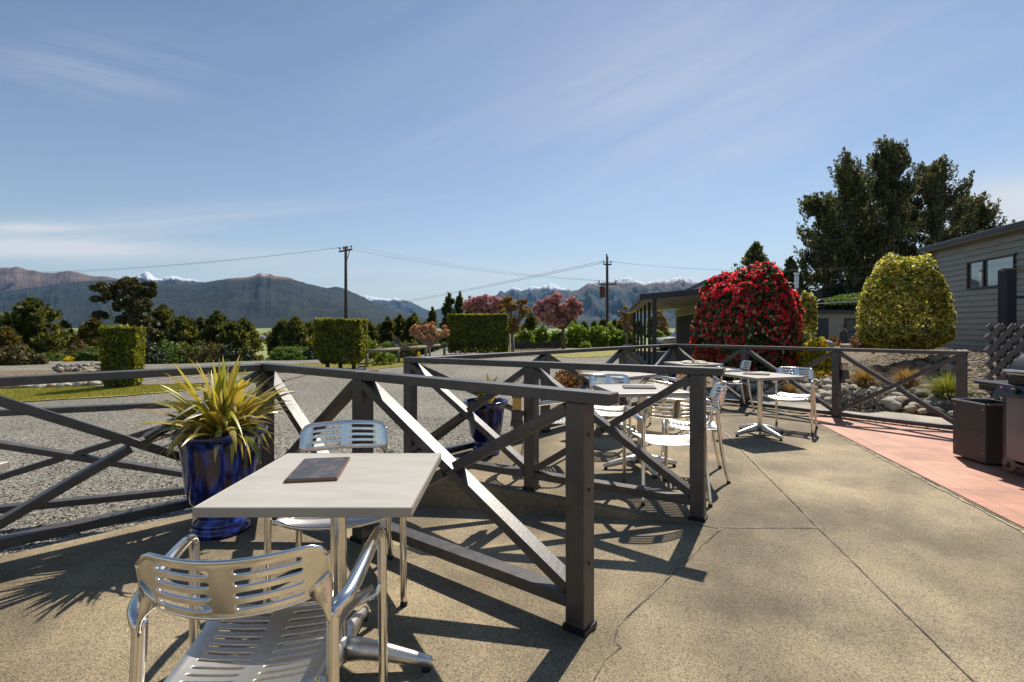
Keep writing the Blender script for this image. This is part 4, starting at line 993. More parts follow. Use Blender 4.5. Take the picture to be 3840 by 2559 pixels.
def blades(name, P, h, m, rng, kind='stuff', w=.006):
    n = len(P); a = rng.uniform(0, 6.28, n); ln = h * rng.uniform(.5, 1.2, n); t = np.stack([np.cos(a), np.sin(a), 0 * a], 1)
    lean = np.stack([rng.normal(0, .35, n), rng.normal(0, .35, n), np.ones(n)], 1)
    V = np.stack([P - t * w, P + t * w, P + lean * ln[:, None]], 1).reshape(-1, 3); return tag(fast_mesh(name, V, np.arange(3 * n).reshape(-1, 3), m), kind=kind)
LM['lawn'] = leafmat('lawn_blades', [(.15, .17, .02), (.24, .24, .035), (.36, .32, .08)], .3, .6, nsc=.6)
rng = np.random.default_rng(3)
def inpoly(x, y, poly):
    c = np.zeros(len(x), bool); n = len(poly)
    for i in range(n):
        (x1, y1), (x2, y2) = poly[i], poly[(i + 1) % n]
        c ^= ((y1 > y) != (y2 > y)) & (x < (x2 - x1) * (y - y1) / (y2 - y1 + 1e-12) + x1)
    return c
for poly, n in (([(-16, 11.7), (-11.3, 12.3), (-9.6, 13.1), (-8.7, 14.6), (-10.5, 16.7), (-15, 15.1)], 26000), ([(-13, 18.6), (-9.0, 17.8), (-8.3, 18.6), (-7.2, 19.8), (-6.1, 21.6), (-4.4, 23.1), (-2.3, 24.4), (-3, 30.6), (-6.0, 28.6), (-9.0, 24.2)], 30000)):
    X = rng.uniform(min(p[0] for p in poly), max(p[0] for p in poly), n * 2); Y = rng.uniform(min(p[1] for p in poly), max(p[1] for p in poly), n * 2); k = inpoly(X, Y, poly)
    X, Y = X[k], Y[k]; blades('grass', np.stack([X, Y, hg(X, Y) + .015], 1), .045, LM['lawn'], rng, w=.008)

# ------------------------------------------------------------------ hedges
def hedge(px, ytop, ybot, D, w, dpt, rot, label, n, leaf=.05, taper=.0, stems=(), seed=1, flare=0):
    x = (px - 1920) / FPX * D; zt = CAMZ - (ytop - HY) / FPX * D; zb = CAMZ - (ybot - HY) / FPX * D; H = zt - zb
    o = empty('clipped_hedge', (x, D, zb), R(rot)); tag(o, label, 'hedge'); rng = np.random.default_rng(seed)
    s = rng.uniform(-1, 1, (n, 3)); ax = rng.choice(3, n, p=[dpt * H / (w * dpt + dpt * H + w * H), w * H / (w * dpt + dpt * H + w * H), w * dpt / (w * dpt + dpt * H + w * H)])
    sg = rng.choice([-1, 1], n); sg[ax == 2] = 1; Nn = np.zeros((n, 3))
    for k in range(3): q = ax == k; s[q, k] = sg[q] * (1 - np.abs(rng.normal(0, .05, q.sum()))); Nn[q, k] = sg[q]
    # round the vertical edges and the foot
    e = 6; rr = (np.abs(s[:, 0]) ** e + np.abs(s[:, 1]) ** e) ** (1 / e); s[:, :2] /= np.maximum(rr, 1)[:, None] ** .9
    zf = (s[:, 2] + 1) / 2; wv = np.array([mnoise.noise(Vector((a * w * 1.4, b * dpt * 1.4, c * H * 1.4))) for a, b, c in s]) * .055
    k = 1 - taper * np.clip(1 - zf / .28, 0, 1) ** 1.6 + flare * np.clip((zf - .5) * 2, 0, 1) ** 2
    P = np.stack([s[:, 0] * w / 2 * k + wv * Nn[:, 0], s[:, 1] * dpt / 2 * k + wv * Nn[:, 1], zf * H + wv * Nn[:, 2]], 1)
    k_ = rng.random(n) < .035; P[k_] += Nn[k_] * rng.uniform(.01, .09, (k_.sum(), 1)) + np.array([0, 0, .01])
    V, Q = leaf_cards(P, np.full(n, leaf), rng, 1.7, Nn, .55); fast_mesh('foliage', V, Q, LM['hedge'], o)
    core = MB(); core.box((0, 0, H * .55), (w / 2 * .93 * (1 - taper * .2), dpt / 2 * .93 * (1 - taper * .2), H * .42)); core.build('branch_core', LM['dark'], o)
    if stems:
        mb = MB()
        for a in stems: mb.tube([(a * w, 0, -.45), (a * w * 1.02, 0, -.1), (a * w * .9, .02, H * .25)], [.10, .09, .08], 8)
        mb.build('stems', M['bark'], o)
    return o
hedge(462, 1230, 1452, 15.0, .86, .78, 17, 'narrow clipped hedge block on the lawn at the left, its right side in sun', 11000, .055, taper=.22, flare=.06, stems=(0,), seed=2)
hedge(1280, 1200, 1362, 21.5, 1.95, 1.2, -4, 'square clipped hedge on three bare stems in front of the nearer power pole', 15000, .06, taper=.30, stems=(-.30, -.02, .27), seed=3)
hedge(1795, 1181, 1322, 31.0, 3.62, 1.6, -3, 'widest clipped hedge block, below the pink blossom trees', 19000, .075, taper=.04, seed=4)

# ------------------------------------------------------------------ trees, left to right
G1 = 'dark conifers beyond the yard'
conifer(120, 1128, 46, 250, 'pine', 'broad dark pine with several tops at the far left, below the brown range', n=60, z0=.05, leaf=.42, per=30, shape=.55, seed=4, ybot=1400, up=.3)
conifer(20, 1235, 34, 150, 'brown', 'bronze-green tree cut by the left frame edge', n=36, leaf=.3, shape=.6, name='garden_tree', ybot=1420)
conifer(240, 1212, 58, 120, 'pine', 'small pointed conifer between the broad left pine and the reddish one', n=44, leaf=.4, ybot=1380)
conifer(350, 1200, 52, 150, 'brown', 'reddish-brown conifer just left of the narrow hedge block', n=50, leaf=.34, shape=.6, ybot=1390, name='conifer')
shrub(45, 1300, 1420, 24, 190, 'brown', 'large rounded bronze shrub at the left edge above the rail', n=6500, leaf=.11, lump=.4, seed=7)
shrub(195, 1330, 1385, 29, 115, 'green', 'low bright green shrub, left one of the two by the rock wall', n=3000, leaf=.12, lump=.4)
shrub(345, 1310, 1380, 29, 125, 'green', 'taller bright green shrub, right one of the two by the rock wall', n=3600, leaf=.12, lump=.4)
shrub(262, 1338, 1362, 28, 34, 'yellow', 'small yellow flowering bush between the two green shrubs', n=500, leaf=.08)
def blob_tree(px, ytop, ybot, D, blobs, kind, label, leaf=.3, per=900, trunk=None, name='tree', trunkm='bark', seed=1, nl=0, density=1.0, ndl=False):
    """crown made of ragged leaf clumps on limbs; blobs: (dx, z, r, flat) in pixels relative to px, measured from ybot"""
    s = D / FPX; x = (px - 1920) * s; zb = CAMZ - (ybot - HY) * s; H = (ybot - ytop) * s; rng = np.random.default_rng(seed)
    o = empty(name, (x, D, zb)); tag(o, label, 'tree'); tr = MB(); P, Nn = [], []
    for (dx, z, r, fl) in blobs:
        c = np.array([dx * s, rng.uniform(-.6, .6) * r * s * 2, z * s]); r_ = r * s
        th = (trunk or (0, .25)); b = Vector((th[0] * s, 0, H * th[1]))
        e = Vector(c); mid = b.lerp(e, .5) + Vector((0, 0, -r_ * .25))
        tr.tube(smooth_path([b, mid, e], 4), [max(.03, H * .016) * (1 - .75 * k / 8) for k in range(9)], 6)
        m = 15; sub = sph(m, rng, .45) * r_ * np.array([1, 1, fl]) + c
        for q in sub:
            k = int(per * density / m); sp_ = sph(k, rng, .3); P.append(q + sp_ * r_ * .40 * np.array([1, 1, .75])); Nn.append(sp_)
            if nl: tr.tube([e, Vector(q)], [max(.015, H * .004), .008], 4)
    b = Vector(((trunk or (0, .25))[0] * s, 0, H * (trunk or (0, .25))[1]))
    tr.tube([(0, 0, -.2), b * .5, b], [H * .035, H * .028, H * .022], 8); tr.build('trunk', M[trunkm], o)
    P = np.concatenate(P); Nn = np.concatenate(Nn)
    if ndl: V, Q = needle_cards(P, Nn + np.array([0, 0, .9]), np.full(len(P), leaf), rng, 3)
    else: V, Q = leaf_cards(P, np.full(len(P), leaf), rng, 1.8, Nn, .8)
    fast_mesh('crown', V, Q, LM[kind], o); return o
blob_tree(465, 1038, 1400, 62, [(-60, 300, 38, .8), (-95, 165, 26, .6), (-75, 215, 22, .6), (0, 330, 42, .8), (45, 300, 36, .8), (-25, 255, 30, .6), (75, 315, 26, 1.2), (95, 250, 30, .9), (30, 215, 30, .6), (105, 190, 40, .9), (60, 150, 38, .8), (-70, 120, 30, .6), (120, 130, 40, 1), (75, 80, 50, 1), (-20, 150, 24, .6), (-15, 300, 36, .9), (25, 265, 32, .8), (0, 200, 26, .6), (50, 235, 34, .8), (60, 190, 30, .8)],
          'gum', 'tall open gum tree rising behind the narrow left hedge', leaf=.27, per=1000, trunk=(10, .22), trunkm='bark_pale', seed=12, nl=1, name='gum_tree')
for px, yt, w, d, lb in ((608, 1150, 170, 70, 'tallest of the conifers right behind the gum tree, pointed top'), (685, 1192, 150, 62, 'rounded dark pine second to the right of the gum tree'), (752, 1198, 140, 66, 'dark pine in the middle of the left conifer belt'),
                         (815, 1176, 130, 58, 'sharply pointed conifer above the yellow-green flax'), (870, 1212, 130, 55, 'dark conifer just behind the sharply pointed one'), (912, 1203, 120, 60, 'last conifer before the gap showing the green field')):
    conifer(px, yt, d, w * 1.25, 'pine', lb, n=62, leaf=.42, per=30, ybot=1385, group=G1, shape=.7)
for px, yt, w, d, lb in ((1062, 1206, 110, 60, 'first conifer right of the green field gap'), (1110, 1197, 110, 56, 'middle conifer left of the square hedge'), (1160, 1214, 120, 62, 'conifer touching the left side of the square hedge'),
                         (1388, 1216, 90, 66, 'conifer immediately right of the square hedge'), (1425, 1222, 70, 70, 'slim conifer second right of the square hedge'), (1455, 1196, 80, 68, 'pointed conifer above the satellite dish'), (1500, 1186, 90, 72, 'conifer left of the peach blossom tree'),
                         (1552, 1180, 100, 70, 'darkest conifer behind the peach blossom tree'), (1622, 1160, 60, 75, 'slender pale-topped tree behind the peach blossom'), (1596, 1215, 80, 66, 'low conifer behind the peach blossom')):
    conifer(px, yt, d, w * 1.2, 'pine', lb, n=54, leaf=.4, per=26, ybot=1365, group=G1, shape=.7)
for px, yt, w, d, lb in ((1684, 1108, 62, 62, 'tall open pine at the left end of the wide hedge'), (1726, 1105, 56, 66, 'tall pine second from the left behind the wide hedge'), (1762, 1122, 50, 64, 'shorter pine third from the left behind the wide hedge'), (1800, 1125, 80, 70, 'dark pine partly behind the pink blossom')):
    conifer(px, yt, d, w, 'bigpine', lb, n=30, leaf=.42, per=24, ybot=1340, group=G1, up=.5, shape=.5)
for px, yt, w, d, lb in ((1990, 1185, 90, 95, 'dark conifer between the two blossom trees'), (2152, 1203, 40, 120, 'small far conifer right of the pink tree'), (2190, 1212, 40, 125, 'far conifer left of the transformer pole'), (2228, 1210, 34, 130, 'tiny far conifer near the transformer pole'), (2262, 1202, 44, 118, 'far conifer directly behind the transformer pole'),
                         (2304, 1206, 40, 122, 'small far conifer right of the transformer pole'), (2335, 1194, 56, 112, 'rounded conifer next to the pollarded tree'), (2372, 1200, 50, 116, 'far conifer left of the carport posts'), (2398, 1210, 50, 112, 'far dark conifer seen between carport posts')):
    conifer(px, yt, d, w, 'pine', lb, n=26, leaf=.6, per=20, ybot=1262, group='small conifers on the skyline', shape=.8)
conifer(2462, 1186, 68, 84, 'pine', 'round-topped dark pine under the carport roof', n=44, leaf=.4, per=30, ybot=1300, shape=.5, up=.3)
for i, (px, yt, w, D) in enumerate(((560, 1300, 130, 44), (640, 1290, 140, 46), (725, 1288, 130, 47), (800, 1296, 120, 45), (872, 1300, 110, 44), (925, 1312, 70, 42), (1050, 1306, 90, 44), (1120, 1300, 110, 45), (1180, 1305, 90, 43), (1405, 1290, 80, 48), (1470, 1280, 100, 50), (1540, 1284, 110, 50), (1620, 1282, 100, 50), (1668, 1290, 70, 48), (440, 1310, 150, 44), (300, 1290, 140, 46), (180, 1300, 160, 46))):
    shrub(px, yt, 1392 if px < 1300 else 1352, D, w, ('brown', 'pine', 'green')[(i * 2) % 3] if i % 4 else 'dark', '%s clump of low scrub from the left under the conifer belt' % ('fourth fifth sixth seventh eighth ninth tenth eleventh twelfth thirteenth fourteenth fifteenth sixteenth seventeenth third second first'.split()[i]), n=1500, leaf=.17, lump=.5, group='low scrub under the conifers')
# blossom trees
def fan(n, w0, w1, z0, z1, r0, r1, seed, cx=0, top=.25):
    rg_ = random.Random(seed); out = []
    while len(out) < n:
        t = rg_.random() ** .75; z = z0 + (z1 - z0) * t; w = w0 + (w1 - w0) * math.sin(min(1, t * 1.25) * math.pi / 2) * (1 - max(0, t - .75) * 1.6); x = rg_.uniform(-1, 1) * w
        out.append((cx + x, z - top * abs(x) * (t > .6), rg_.uniform(r0, r1), .8))
    return out
blob_tree(2112, 1095, 1316, 37, fan(64, 22, 98, 100, 205, 11, 19, 3, -22), 'pink', 'pink blossom tree with a dark forked trunk standing in the open yard', leaf=.105, per=460, trunk=(0, .36), seed=21, name='blossom_tree')
blob_tree(1845, 1105, 1330, 42, fan(40, 30, 80, 150, 215, 11, 18, 5, -25), 'pink', 'pink blossom tree rising behind the wide clipped hedge', leaf=.12, per=380, trunk=(0, .5), seed=22, name='blossom_tree')
blob_tree(1925, 1098, 1345, 32, fan(34, 16, 52, 95, 240, 8, 15, 7), 'bronze', 'bronze-leaved young tree at the right end of the wide hedge', leaf=.10, per=170, trunk=(-4, .35), seed=23, nl=1, name='bronze_tree', trunkm='wood_grey')
blob_tree(1612, 1205, 1345, 26, fan(40, 30, 74, 62, 135, 5, 11, 9), 'peach', 'small spreading peach blossom tree left of the wide hedge', leaf=.065, per=110, trunk=(-2, .3), seed=24, nl=1, name='blossom_tree', trunkm='wood_grey')
blob_tree(2350, 1150, 1295, 42, fan(20, 8, 36, 50, 142, 5, 10, 11, top=.1), 'bronze', 'small pollarded tree with rust-coloured tufts left of the carport', leaf=.12, per=110, trunk=(0, .3), seed=25, nl=1, name='pollarded_tree', trunkm='wood_grey')
blob_tree(2482, 1160, 1290, 46, fan(16, 8, 24, 45, 125, 5, 9, 12, top=.1), 'bronze', 'small brown-leaved tree showing under the carport roof', leaf=.12, per=110, trunk=(0, .3), seed=26, nl=1, name='pollarded_tree', trunkm='wood_grey')
for i, (px, yt, w, lb) in enumerate(((1965, 1240, 80, 'leftmost lime green shrub behind the pickets'), (2030, 1232, 90, 'lime green shrub left of the pink tree trunk'), (2095, 1238, 80, 'lime green shrub right behind the pink tree trunk'), (2165, 1222, 110, 'largest lime green shrub, right of the pink tree trunk'),
                                    (2240, 1225, 90, 'lime green shrub just left of the transformer pole'), (2300, 1228, 90, 'lime green shrub behind the transformer pole'), (2350, 1240, 70, 'rightmost lime green shrub by the pollarded tree'))):
    shrub(px, yt, 1312, 43 + i % 2, w, 'lime', lb, n=3300, leaf=.14, lump=.45, group='lime green shrubs along the picket fence', dome=.9)
shrub(2195, 1280, 1312, 38, 46, 'lime', 'small rounded lime bush in front of the shrub row', n=800, leaf=.09)
shrub(1392, 1280, 1352, 24.5, 56, 'lime', 'lime green bush touching the right side of the square hedge', n=1800, leaf=.06, lump=.5)
shrub(1445, 1322, 1360, 24, 70, 'lime', 'low lime bush under the old rail fence', n=1400, leaf=.06, lump=.5)
shrub(1570, 1320, 1338, 24.5, 10, 'yellow', 'tiny yellow flowers by the peach blossom tree', n=120, leaf=.05, name='flower')
shrub(1075, 1305, 1350, 30, 120, 'green', 'grey-green scrub left of the square hedge', n=2000, leaf=.10, lump=.5)
shrub(2135, 1392, 1470, 9.2, 160, 'rust', 'low rust and olive shrub outside the long fence, behind the empty table', n=5200, leaf=.028, lump=.35, seed=30, dome=.8)
shrub(2470, 1240, 1300, 40, 60, 'lime', 'lime bush seen between the carport posts', n=1200, leaf=.12)

# right side -------------------------------------------------------------
shrub(2798, 1022, 1425, 12.2, 360, 'redleaf', 'big dome-shaped shrub covered in scarlet flowers in front of the carport building', n=15000, leaf=.095, lump=.16, seed=31, dome=1.4, extra=('redfl', 9500, .075, 'flowers'), name='flowering_shrub', trunk=True, inner=.75, rnd=.42)
def cream():
    o = bpy.data.objects['flowering_shrub']; rng = np.random.default_rng(8); n = 420; s = rng.normal(size=(n, 3)); s[:, 2] = np.abs(s[:, 2]) - .2; s /= np.linalg.norm(s, axis=1, keepdims=True)
    R_ = 186 / FPX * 12.2; H = 403 / FPX * 12.2; P = np.stack([s[:, 0] * R_ * .99, s[:, 1] * R_ * .99, H * .22 + np.sign(s[:, 2]) * np.abs(s[:, 2]) ** (1 / 1.5) * H * .77], 1)
    V, Q = leaf_cards(P, np.full(n, .055), rng, 2.2, s, .7); fast_mesh('young_leaves', V, Q, LM['cream'], o)
cream()
shrub(3387, 958, 1312, 12.6, 288, 'vari', 'round clipped shrub with yellow variegated leaves in front of the clad house', n=30000, leaf=.05, lump=.13, seed=33, dome=1.3, name='variegated_shrub', trunk=True, inner=.70, rnd=.24)
shrub(3028, 1103, 1300, 15.5, 58, 'vari', 'narrow yellow-green column shrub beside the carport wall', n=4200, leaf=.06, lump=.2, seed=34, dome=2.0, name='column_shrub', inner=.7)
shrub(3060, 1272, 1400, 11.2, 116, 'yellow', 'bright yellow flowering bush right of the scarlet shrub', n=3600, leaf=.05, lump=.35, seed=35, name='flowering_bush', extra=('green', 1400, .05, 'leaves'))
shrub(3240, 1255, 1312, 13.2, 80, 'rust', 'small brown twiggy plant left of the round variegated shrub', n=500, leaf=.05, seed=36, lump=.5)
shrub(3125, 1262, 1300, 13, 40, 'rust', 'little orange-leaved seedling on the bank beside the pale boulder', n=160, leaf=.05, seed=37, lump=.6)
def tussock(px, py, D, r, h, n, kind, label, seed):
    x = (px - 1920) / FPX * D; z = CAMZ - (py - HY) / FPX * D; rng = random.Random(seed); mb = MB()
    for i in range(n):
        a = rng.uniform(0, 6.28); ph = rng.random() ** .7; L_ = h * rng.uniform(.7, 1.2); p = Vector((math.cos(a) * .05 * rng.random(), math.sin(a) * .05 * rng.random(), 0)); V = []
        el = R(88) - ph * R(40); sd = Vector((-math.sin(a), math.cos(a), 0))
        for k in range(5):
            t = k / 4; e = el - ph * 1.25 * t * t * (r / h) * 1.3; d = Vector((math.cos(e) * math.cos(a), math.cos(e) * math.sin(a), math.sin(e)))
            if k: p = p + d * L_ / 4
            w = .006 * (1 - t) + .0008; V += [p - sd * w, p + sd * w]
        mb.add(V, [(2 * k, 2 * k + 1, 2 * k + 3, 2 * k + 2) for k in range(4)])
    o = mb.build('tussock_grass', LM[kind]); o.location = (x, D, z); return tag(o, label, 'grass tuft', 'tussock grasses in the rock garden')
tussock(3240, 1462, 9.2, .36, .42, 900, 'tuss', 'golden brown tussock just right of the lamp post', 1)
tussock(3400, 1462, 9.4, .42, .42, 1000, 'tuss', 'golden brown tussock behind the crossing of the fence braces', 2)
tussock(3550, 1512, 8.4, .38, .50, 1100, 'tussg', 'green tussock beside the end post of the right fence', 3)
tussock(2962, 1482, 9.8, .26, .28, 500, 'tuss', 'small olive tussock seen under the chair of the open patio table', 4)
shrub(3215, 1452, 1535, 8.7, 150, 'silver', 'low dark plant with silvery leaf tips at the foot of the lamp post', n=2600, leaf=.028, seed=40, lump=.35, name='silver_plant')
# stones
def stone_mesh(seed, sub=3):
    bm = bmesh.new(); bmesh.ops.create_icosphere(bm, subdivisions=sub, radius=1)
    for v in bm.verts:
        d = v.co.normalized(); k = 1 + .22 * mnoise.noise(d * 1.3 + Vector((seed, 0, 0))) + .08 * mnoise.noise(d * 3.5 + Vector((seed, 3, 0))); v.co = d * k
    me = bpy.data.meshes.new('stone'); bm.to_mesh(me); bm.free()
    for p in me.polygons: p.use_smooth = True
    return me
SM = [stone_mesh(i * 7.3) for i in range(6)]
def stone(x, y, r, flat=.6, m='stone', label=None, group=None, name='river_stone', sink=.3, rg=random.Random(1), z=None, ry=1.0):
    me = SM[rg.randrange(6)]
    o = bpy.data.objects.new(name, me); col.objects.link(o)
    if not me.materials: me.materials.append(M[m])
    o.material_slots[0].link = 'OBJECT'; o.material_slots[0].material = M[m]
    o.scale = (r, r * ry, r * flat); o.rotation_euler = (rg.uniform(-.2, .2), rg.uniform(-.2, .2), rg.uniform(0, 6.28))
    o.location = (x, y, (hg1(x, y) if z is None else z) + r * flat * (1 - sink)); return tag(o, label, 'stone', group)
rg = random.Random(12)
E1 = [Vector((4.45, 11.15)), Vector((5.35, 9.62)), Vector((6.95, 7.38)), Vector((9.6, 4.7))]
def along(t):
    L_ = [(b - a).length for a, b in zip(E1[:-1], E1[1:])]; t *= sum(L_)
    for a, b, l in zip(E1[:-1], E1[1:], L_):
        if t <= l: return a.lerp(b, t / l), (b - a).normalized()
        t -= l
    return E1[-1], (E1[-1] - E1[-2]).normalized()
for row in range(6):
    t = .0
    while t < .84:
        p, d = along(t); nrm = Vector((-d.y, d.x)); r = rg.uniform(.08, .155) * (1 - .05 * row)
        q = p + nrm * (.12 + row * .20 + rg.uniform(-.05, .05))
        if rg.random() < (1, .95, .9, .75, .55, .35)[row]:
            stone(q.x, q.y, r, rg.uniform(.5, .7), rg.choice(['stone', 'stone', 'stone', 'stone_warm', 'stone_dark']), 'rounded grey river stone edging the garden beyond the right-hand path', 'river stones along the path', rg=rg, ry=rg.uniform(.65, .9), sink=.35, z=max(hg1(q.x, q.y), -.06) + .04 * row)
        t += (r * 2.0) / 9.0
for i in range(120):
    px = rg.uniform(3060, 3640); d = rg.uniform(9.8, 12.6); x = (px - 1920) / FPX * d
    stone(x, d, rg.uniform(.03, .13), rg.uniform(.45, .8), rg.choice(['stone', 'stone_warm', 'stone_warm', 'stone_dark']), 'rough brownish rock scattered on the bank under the variegated shrub', 'rocks on the bank', 'bank_rock', rg=rg)
for px, py, d, r, lb in ((3085, 1300, 12.6, .26, 'pale humped boulder on top of the bank beside the yellow bush'), (3290, 1368, 10.6, .13, 'long dark rock shaded by the variegated shrub'), (3400, 1362, 10.8, .17, 'big black rock below the variegated shrub'), (3510, 1500, 8.5, .17, 'round speckled stone in front of the green tussock'), (2962, 1520, 9.6, .15, 'smooth pale stone behind the open patio chair')):
    x = (px - 1920) / FPX * d; stone(x, d, r, .62, 'stone_dark' if 'dark' in lb or 'black' in lb else 'stone', lb, name='boulder', rg=rg, z=CAMZ - (py - HY) / FPX * d - .12)
def bank_gravel():
    rng = np.random.default_rng(15); bm = bmesh.new(); bmesh.ops.create_icosphere(bm, subdivisions=1, radius=1); bv = np.array([v.co for v in bm.verts]); bf = np.array([[v.index for v in f.verts] for f in bm.faces]); bm.free()
    n = 9000; y = rng.uniform(7.6, 14.5, n); x = y * rng.uniform(.55, .96, n); k = (site_s(x, y) > 3.9) & (y > 16.6 - 1.28 * x); x, y = x[k], y[k]; n = len(x)
    s = rng.uniform(.012, .045, n)[:, None, None] * rng.uniform(.6, 1.2, (n, 1, 3)) * np.array([1, 1, .7]); V = bv[None] * s + np.stack([x, y, hg(x, y) + .03], 1)[:, None, :]
    Q = (bf[None] + (np.arange(n) * len(bv))[:, None, None]).reshape(-1, 3); tag(fast_mesh('bank_gravel', V.reshape(-1, 3), Q, M['pebble2']), kind='stuff')
M['pebble2'] = leafmat('bank_pebbles', [(.07, .05, .03), (.19, .14, .09), (.32, .26, .18), (.48, .42, .34)], 0, .85, nsc=1.2)
bank_gravel()
# left rock wall
for i in range(64):
    px = rg.uniform(200, 405); py = 1372 + (405 - px) * .05 + rg.uniform(-6, 26) * min(1, (px - 60) / 200); d = 1.86 * FPX / (py - HY); x = (px - 1920) / FPX * d
    stone(x, d, rg.uniform(.05, .13), rg.uniform(.6, .9), rg.choice(['stone_warm', 'stone_dark', 'stone_dark']), 'boulder in the rough stone wall left of the narrow hedge', 'boulders of the left rock wall', 'wall_rock', rg=rg, sink=.2)
for i in range(26):
    px = -20 + i * 17 + rg.uniform(-6, 6); py = 1458 - px * .03; d = 1.84 * FPX / (py - HY); x = (px - 1920) / FPX * d
    stone(x, d, rg.uniform(.07, .2), .55, rg.choice(['stone', 'stone_warm']), 'stone in the row edging the left lawn, seen just under the rail', 'stones edging the left lawn', 'edging_stone', rg=rg)
stone(8.0, 35.2, .5, .6, 'stone_warm', 'rounded peach-coloured boulder seen behind the long fence by the carport', name='boulder', rg=rg)
# ------------------------------------------------------------------ big pines on the right
def radiata(px, ytop, D, wpx, ybase, label, seed, lean=0, n=34):
    s = D / FPX; x = (px - 1920) * s; zb = CAMZ - (ybase - HY) * s; H = (ybase - ytop) * s; R_ = wpx / 2 * s; rng = np.random.default_rng(seed); rr = random.Random(seed)
    o = empty('radiata_pine', (x, D, zb)); tag(o, label, 'tree', 'big pines behind the clad house'); tr = MB()
    axis = [Vector((lean * s * t * t + .4 * math.sin(t * 4 + seed), 0, H * t)) for t in (0, .2, .4, .6, .8, .97)]
    ap = smooth_path(axis, 4); tr.tube(ap, [max(.05, H * .020 * (1 - k / len(ap))) for k in range(len(ap))], 8)
    P, Nn = [], []
    for i in range(n):
        t = .16 + .80 * (i + rr.random()) / n; a = rr.uniform(0, 6.283); prof = (.72 + .28 * min(1, t / .35)) * (1 if t < .40 else 1 - ((t - .40) / .60) ** 1.5)
        L_ = max(.6, R_ * max(.08, prof) * rr.uniform(.72, 1.15)); b = ap[min(len(ap) - 1, int(t * (len(ap) - 1)))]
        pts = []
        for k in range(6):
            q = k / 5; up = .38 + .55 * t
            pts.append(Vector((b.x + math.cos(a) * L_ * q, b.y + math.sin(a) * L_ * q, b.z + L_ * (up * q * q) + .25 * math.sin(q * 5 + i))))
        tr.tube(pts, [max(.03, H * .0065 * (1 - t * .6) * (1 - .85 * k / 5)) for k in range(6)], 5)
        m = 5 + int(L_ * 1.3)
        for k in range(m):
            q = .30 + .70 * ((k + rr.random()) / m) ** .7; j = min(4, int(q * 5)); c = np.array(pts[j].lerp(pts[j + 1], q * 5 - j)) + rng.normal(size=3) * np.array([.45, .45, .25]) * L_ * .18
            # each tuft group: upright finger shapes
            for f in range(3):
                cc = c + rng.normal(size=3) * np.array([.45, .45, .3]); hh = rr.uniform(.8, 1.7) * (.8 + .5 * q); w = rr.uniform(.28, .46); kk = 62
                u = rng.uniform(0, 1, kk) ** 1.2; th = rng.uniform(0, 6.283, kk); r_ = w * (1 - u) ** .6 * np.minimum(1, u * 5 + .3) * rng.uniform(.5, 1, kk)
                out = np.array([math.cos(a), math.sin(a), 0]) * rr.uniform(.15, .5)
                q_ = np.stack([r_ * np.cos(th), r_ * np.sin(th), (u - .3) * hh], 1) + u[:, None] * out * hh
                P.append(cc + q_); Nn.append(np.stack([np.cos(th) * .8, np.sin(th) * .8, .9 + 0 * th], 1))
    tr.build('trunk', M['bark'], o)
    P = np.concatenate(P); Nn = np.concatenate(Nn); V, Q = needle_cards(P, Nn, np.full(len(P), .24), rng, 3.0)
    fast_mesh('crown', V, Q, LM['bigpine'], o)
radiata(3355, 508, 60, 255, 1210, 'tallest pine, its single spire topping the big dark group', 3, n=38)
radiata(3205, 595, 58, 240, 1210, 'big pine with twin rounded tops left of the tallest spire', 5, lean=-25, n=31)
radiata(3085, 720, 56, 150, 1210, 'lowest and leftmost pine of the big group, open limbs against the sky', 7, lean=-20, n=20)
radiata(3485, 600, 62, 290, 1210, 'big rounded pine right of the tallest spire', 11, lean=10, n=38)
radiata(3600, 745, 64, 220, 1210, 'rightmost pine of the big group, above the house roof', 13, lean=30, n=24)
conifer(2835, 915, 50, 215, 'bigpine', 'pointed spruce showing above the scarlet shrub', n=64, leaf=.26, puffs=6, per=22, ybot=1110, shape=1.15, z0=.05, name='spruce_tree', up=.15)
conifer(2965, 968, 56, 150, 'bigpine', 'smaller pointed spruce between the scarlet shrub and the big pines', n=50, leaf=.28, ybot=1150, shape=1.15, z0=.05, name='spruce_tree', up=.15)
for px, yt, w, lb in ((3090, 1082, 110, 'dark bush under the left end of the big pines'), (3165, 1068, 130, 'dark bush in the middle under the big pines'), (3240, 1078, 130, 'dark bush behind the variegated shrub, under the big pines')):
    shrub(px, yt, 1260, 51, w, 'dark', lb, n=3200, leaf=.24, lump=.4, group='dark bushes under the big pines')

# ------------------------------------------------------------------ buildings
M['clad'] = mat('grey_green_weatherboard', (.25, .24, .19), .55, c2=(.33, .315, .26), sc=3, stretch=(.4, .4, 6))
M['beige'] = mat('beige_wall_board', (.30, .27, .20), .7, c2=(.35, .31, .24), sc=2)
M['soffit'] = mat('cream_soffit', (.62, .57, .44), .6, c2=(.55, .50, .38), sc=1.5)
M['fascia'] = mat('dark_grey_fascia', (.035, .033, .036), .5)
M['batten'] = mat('grey_batten', (.10, .095, .085), .6)
M['roofm'] = mat('corrugated_grey_roof', (.28, .29, .30), .4, .3, c2=(.36, .37, .38), sc=3)
M['frame'] = mat('brown_window_frame', (.022, .014, .014), .45)
M['dkpost'] = mat('blue_black_post', (.018, .021, .030), .55)
M['doorb'] = mat('dark_door', (.022, .022, .028), .5)
def glassm():
    m, nt, p = nodes('window_glass'); setc(p.inputs['Base Color'], (.02, .025, .03)); p.inputs['Roughness'].default_value = .03; p.inputs['Specular IOR Level'].default_value = 1.0; p.inputs['Metallic'].default_value = .55
    setc(p.inputs['Base Color'], (.30, .34, .34)); return m
M['glass'] = glassm()
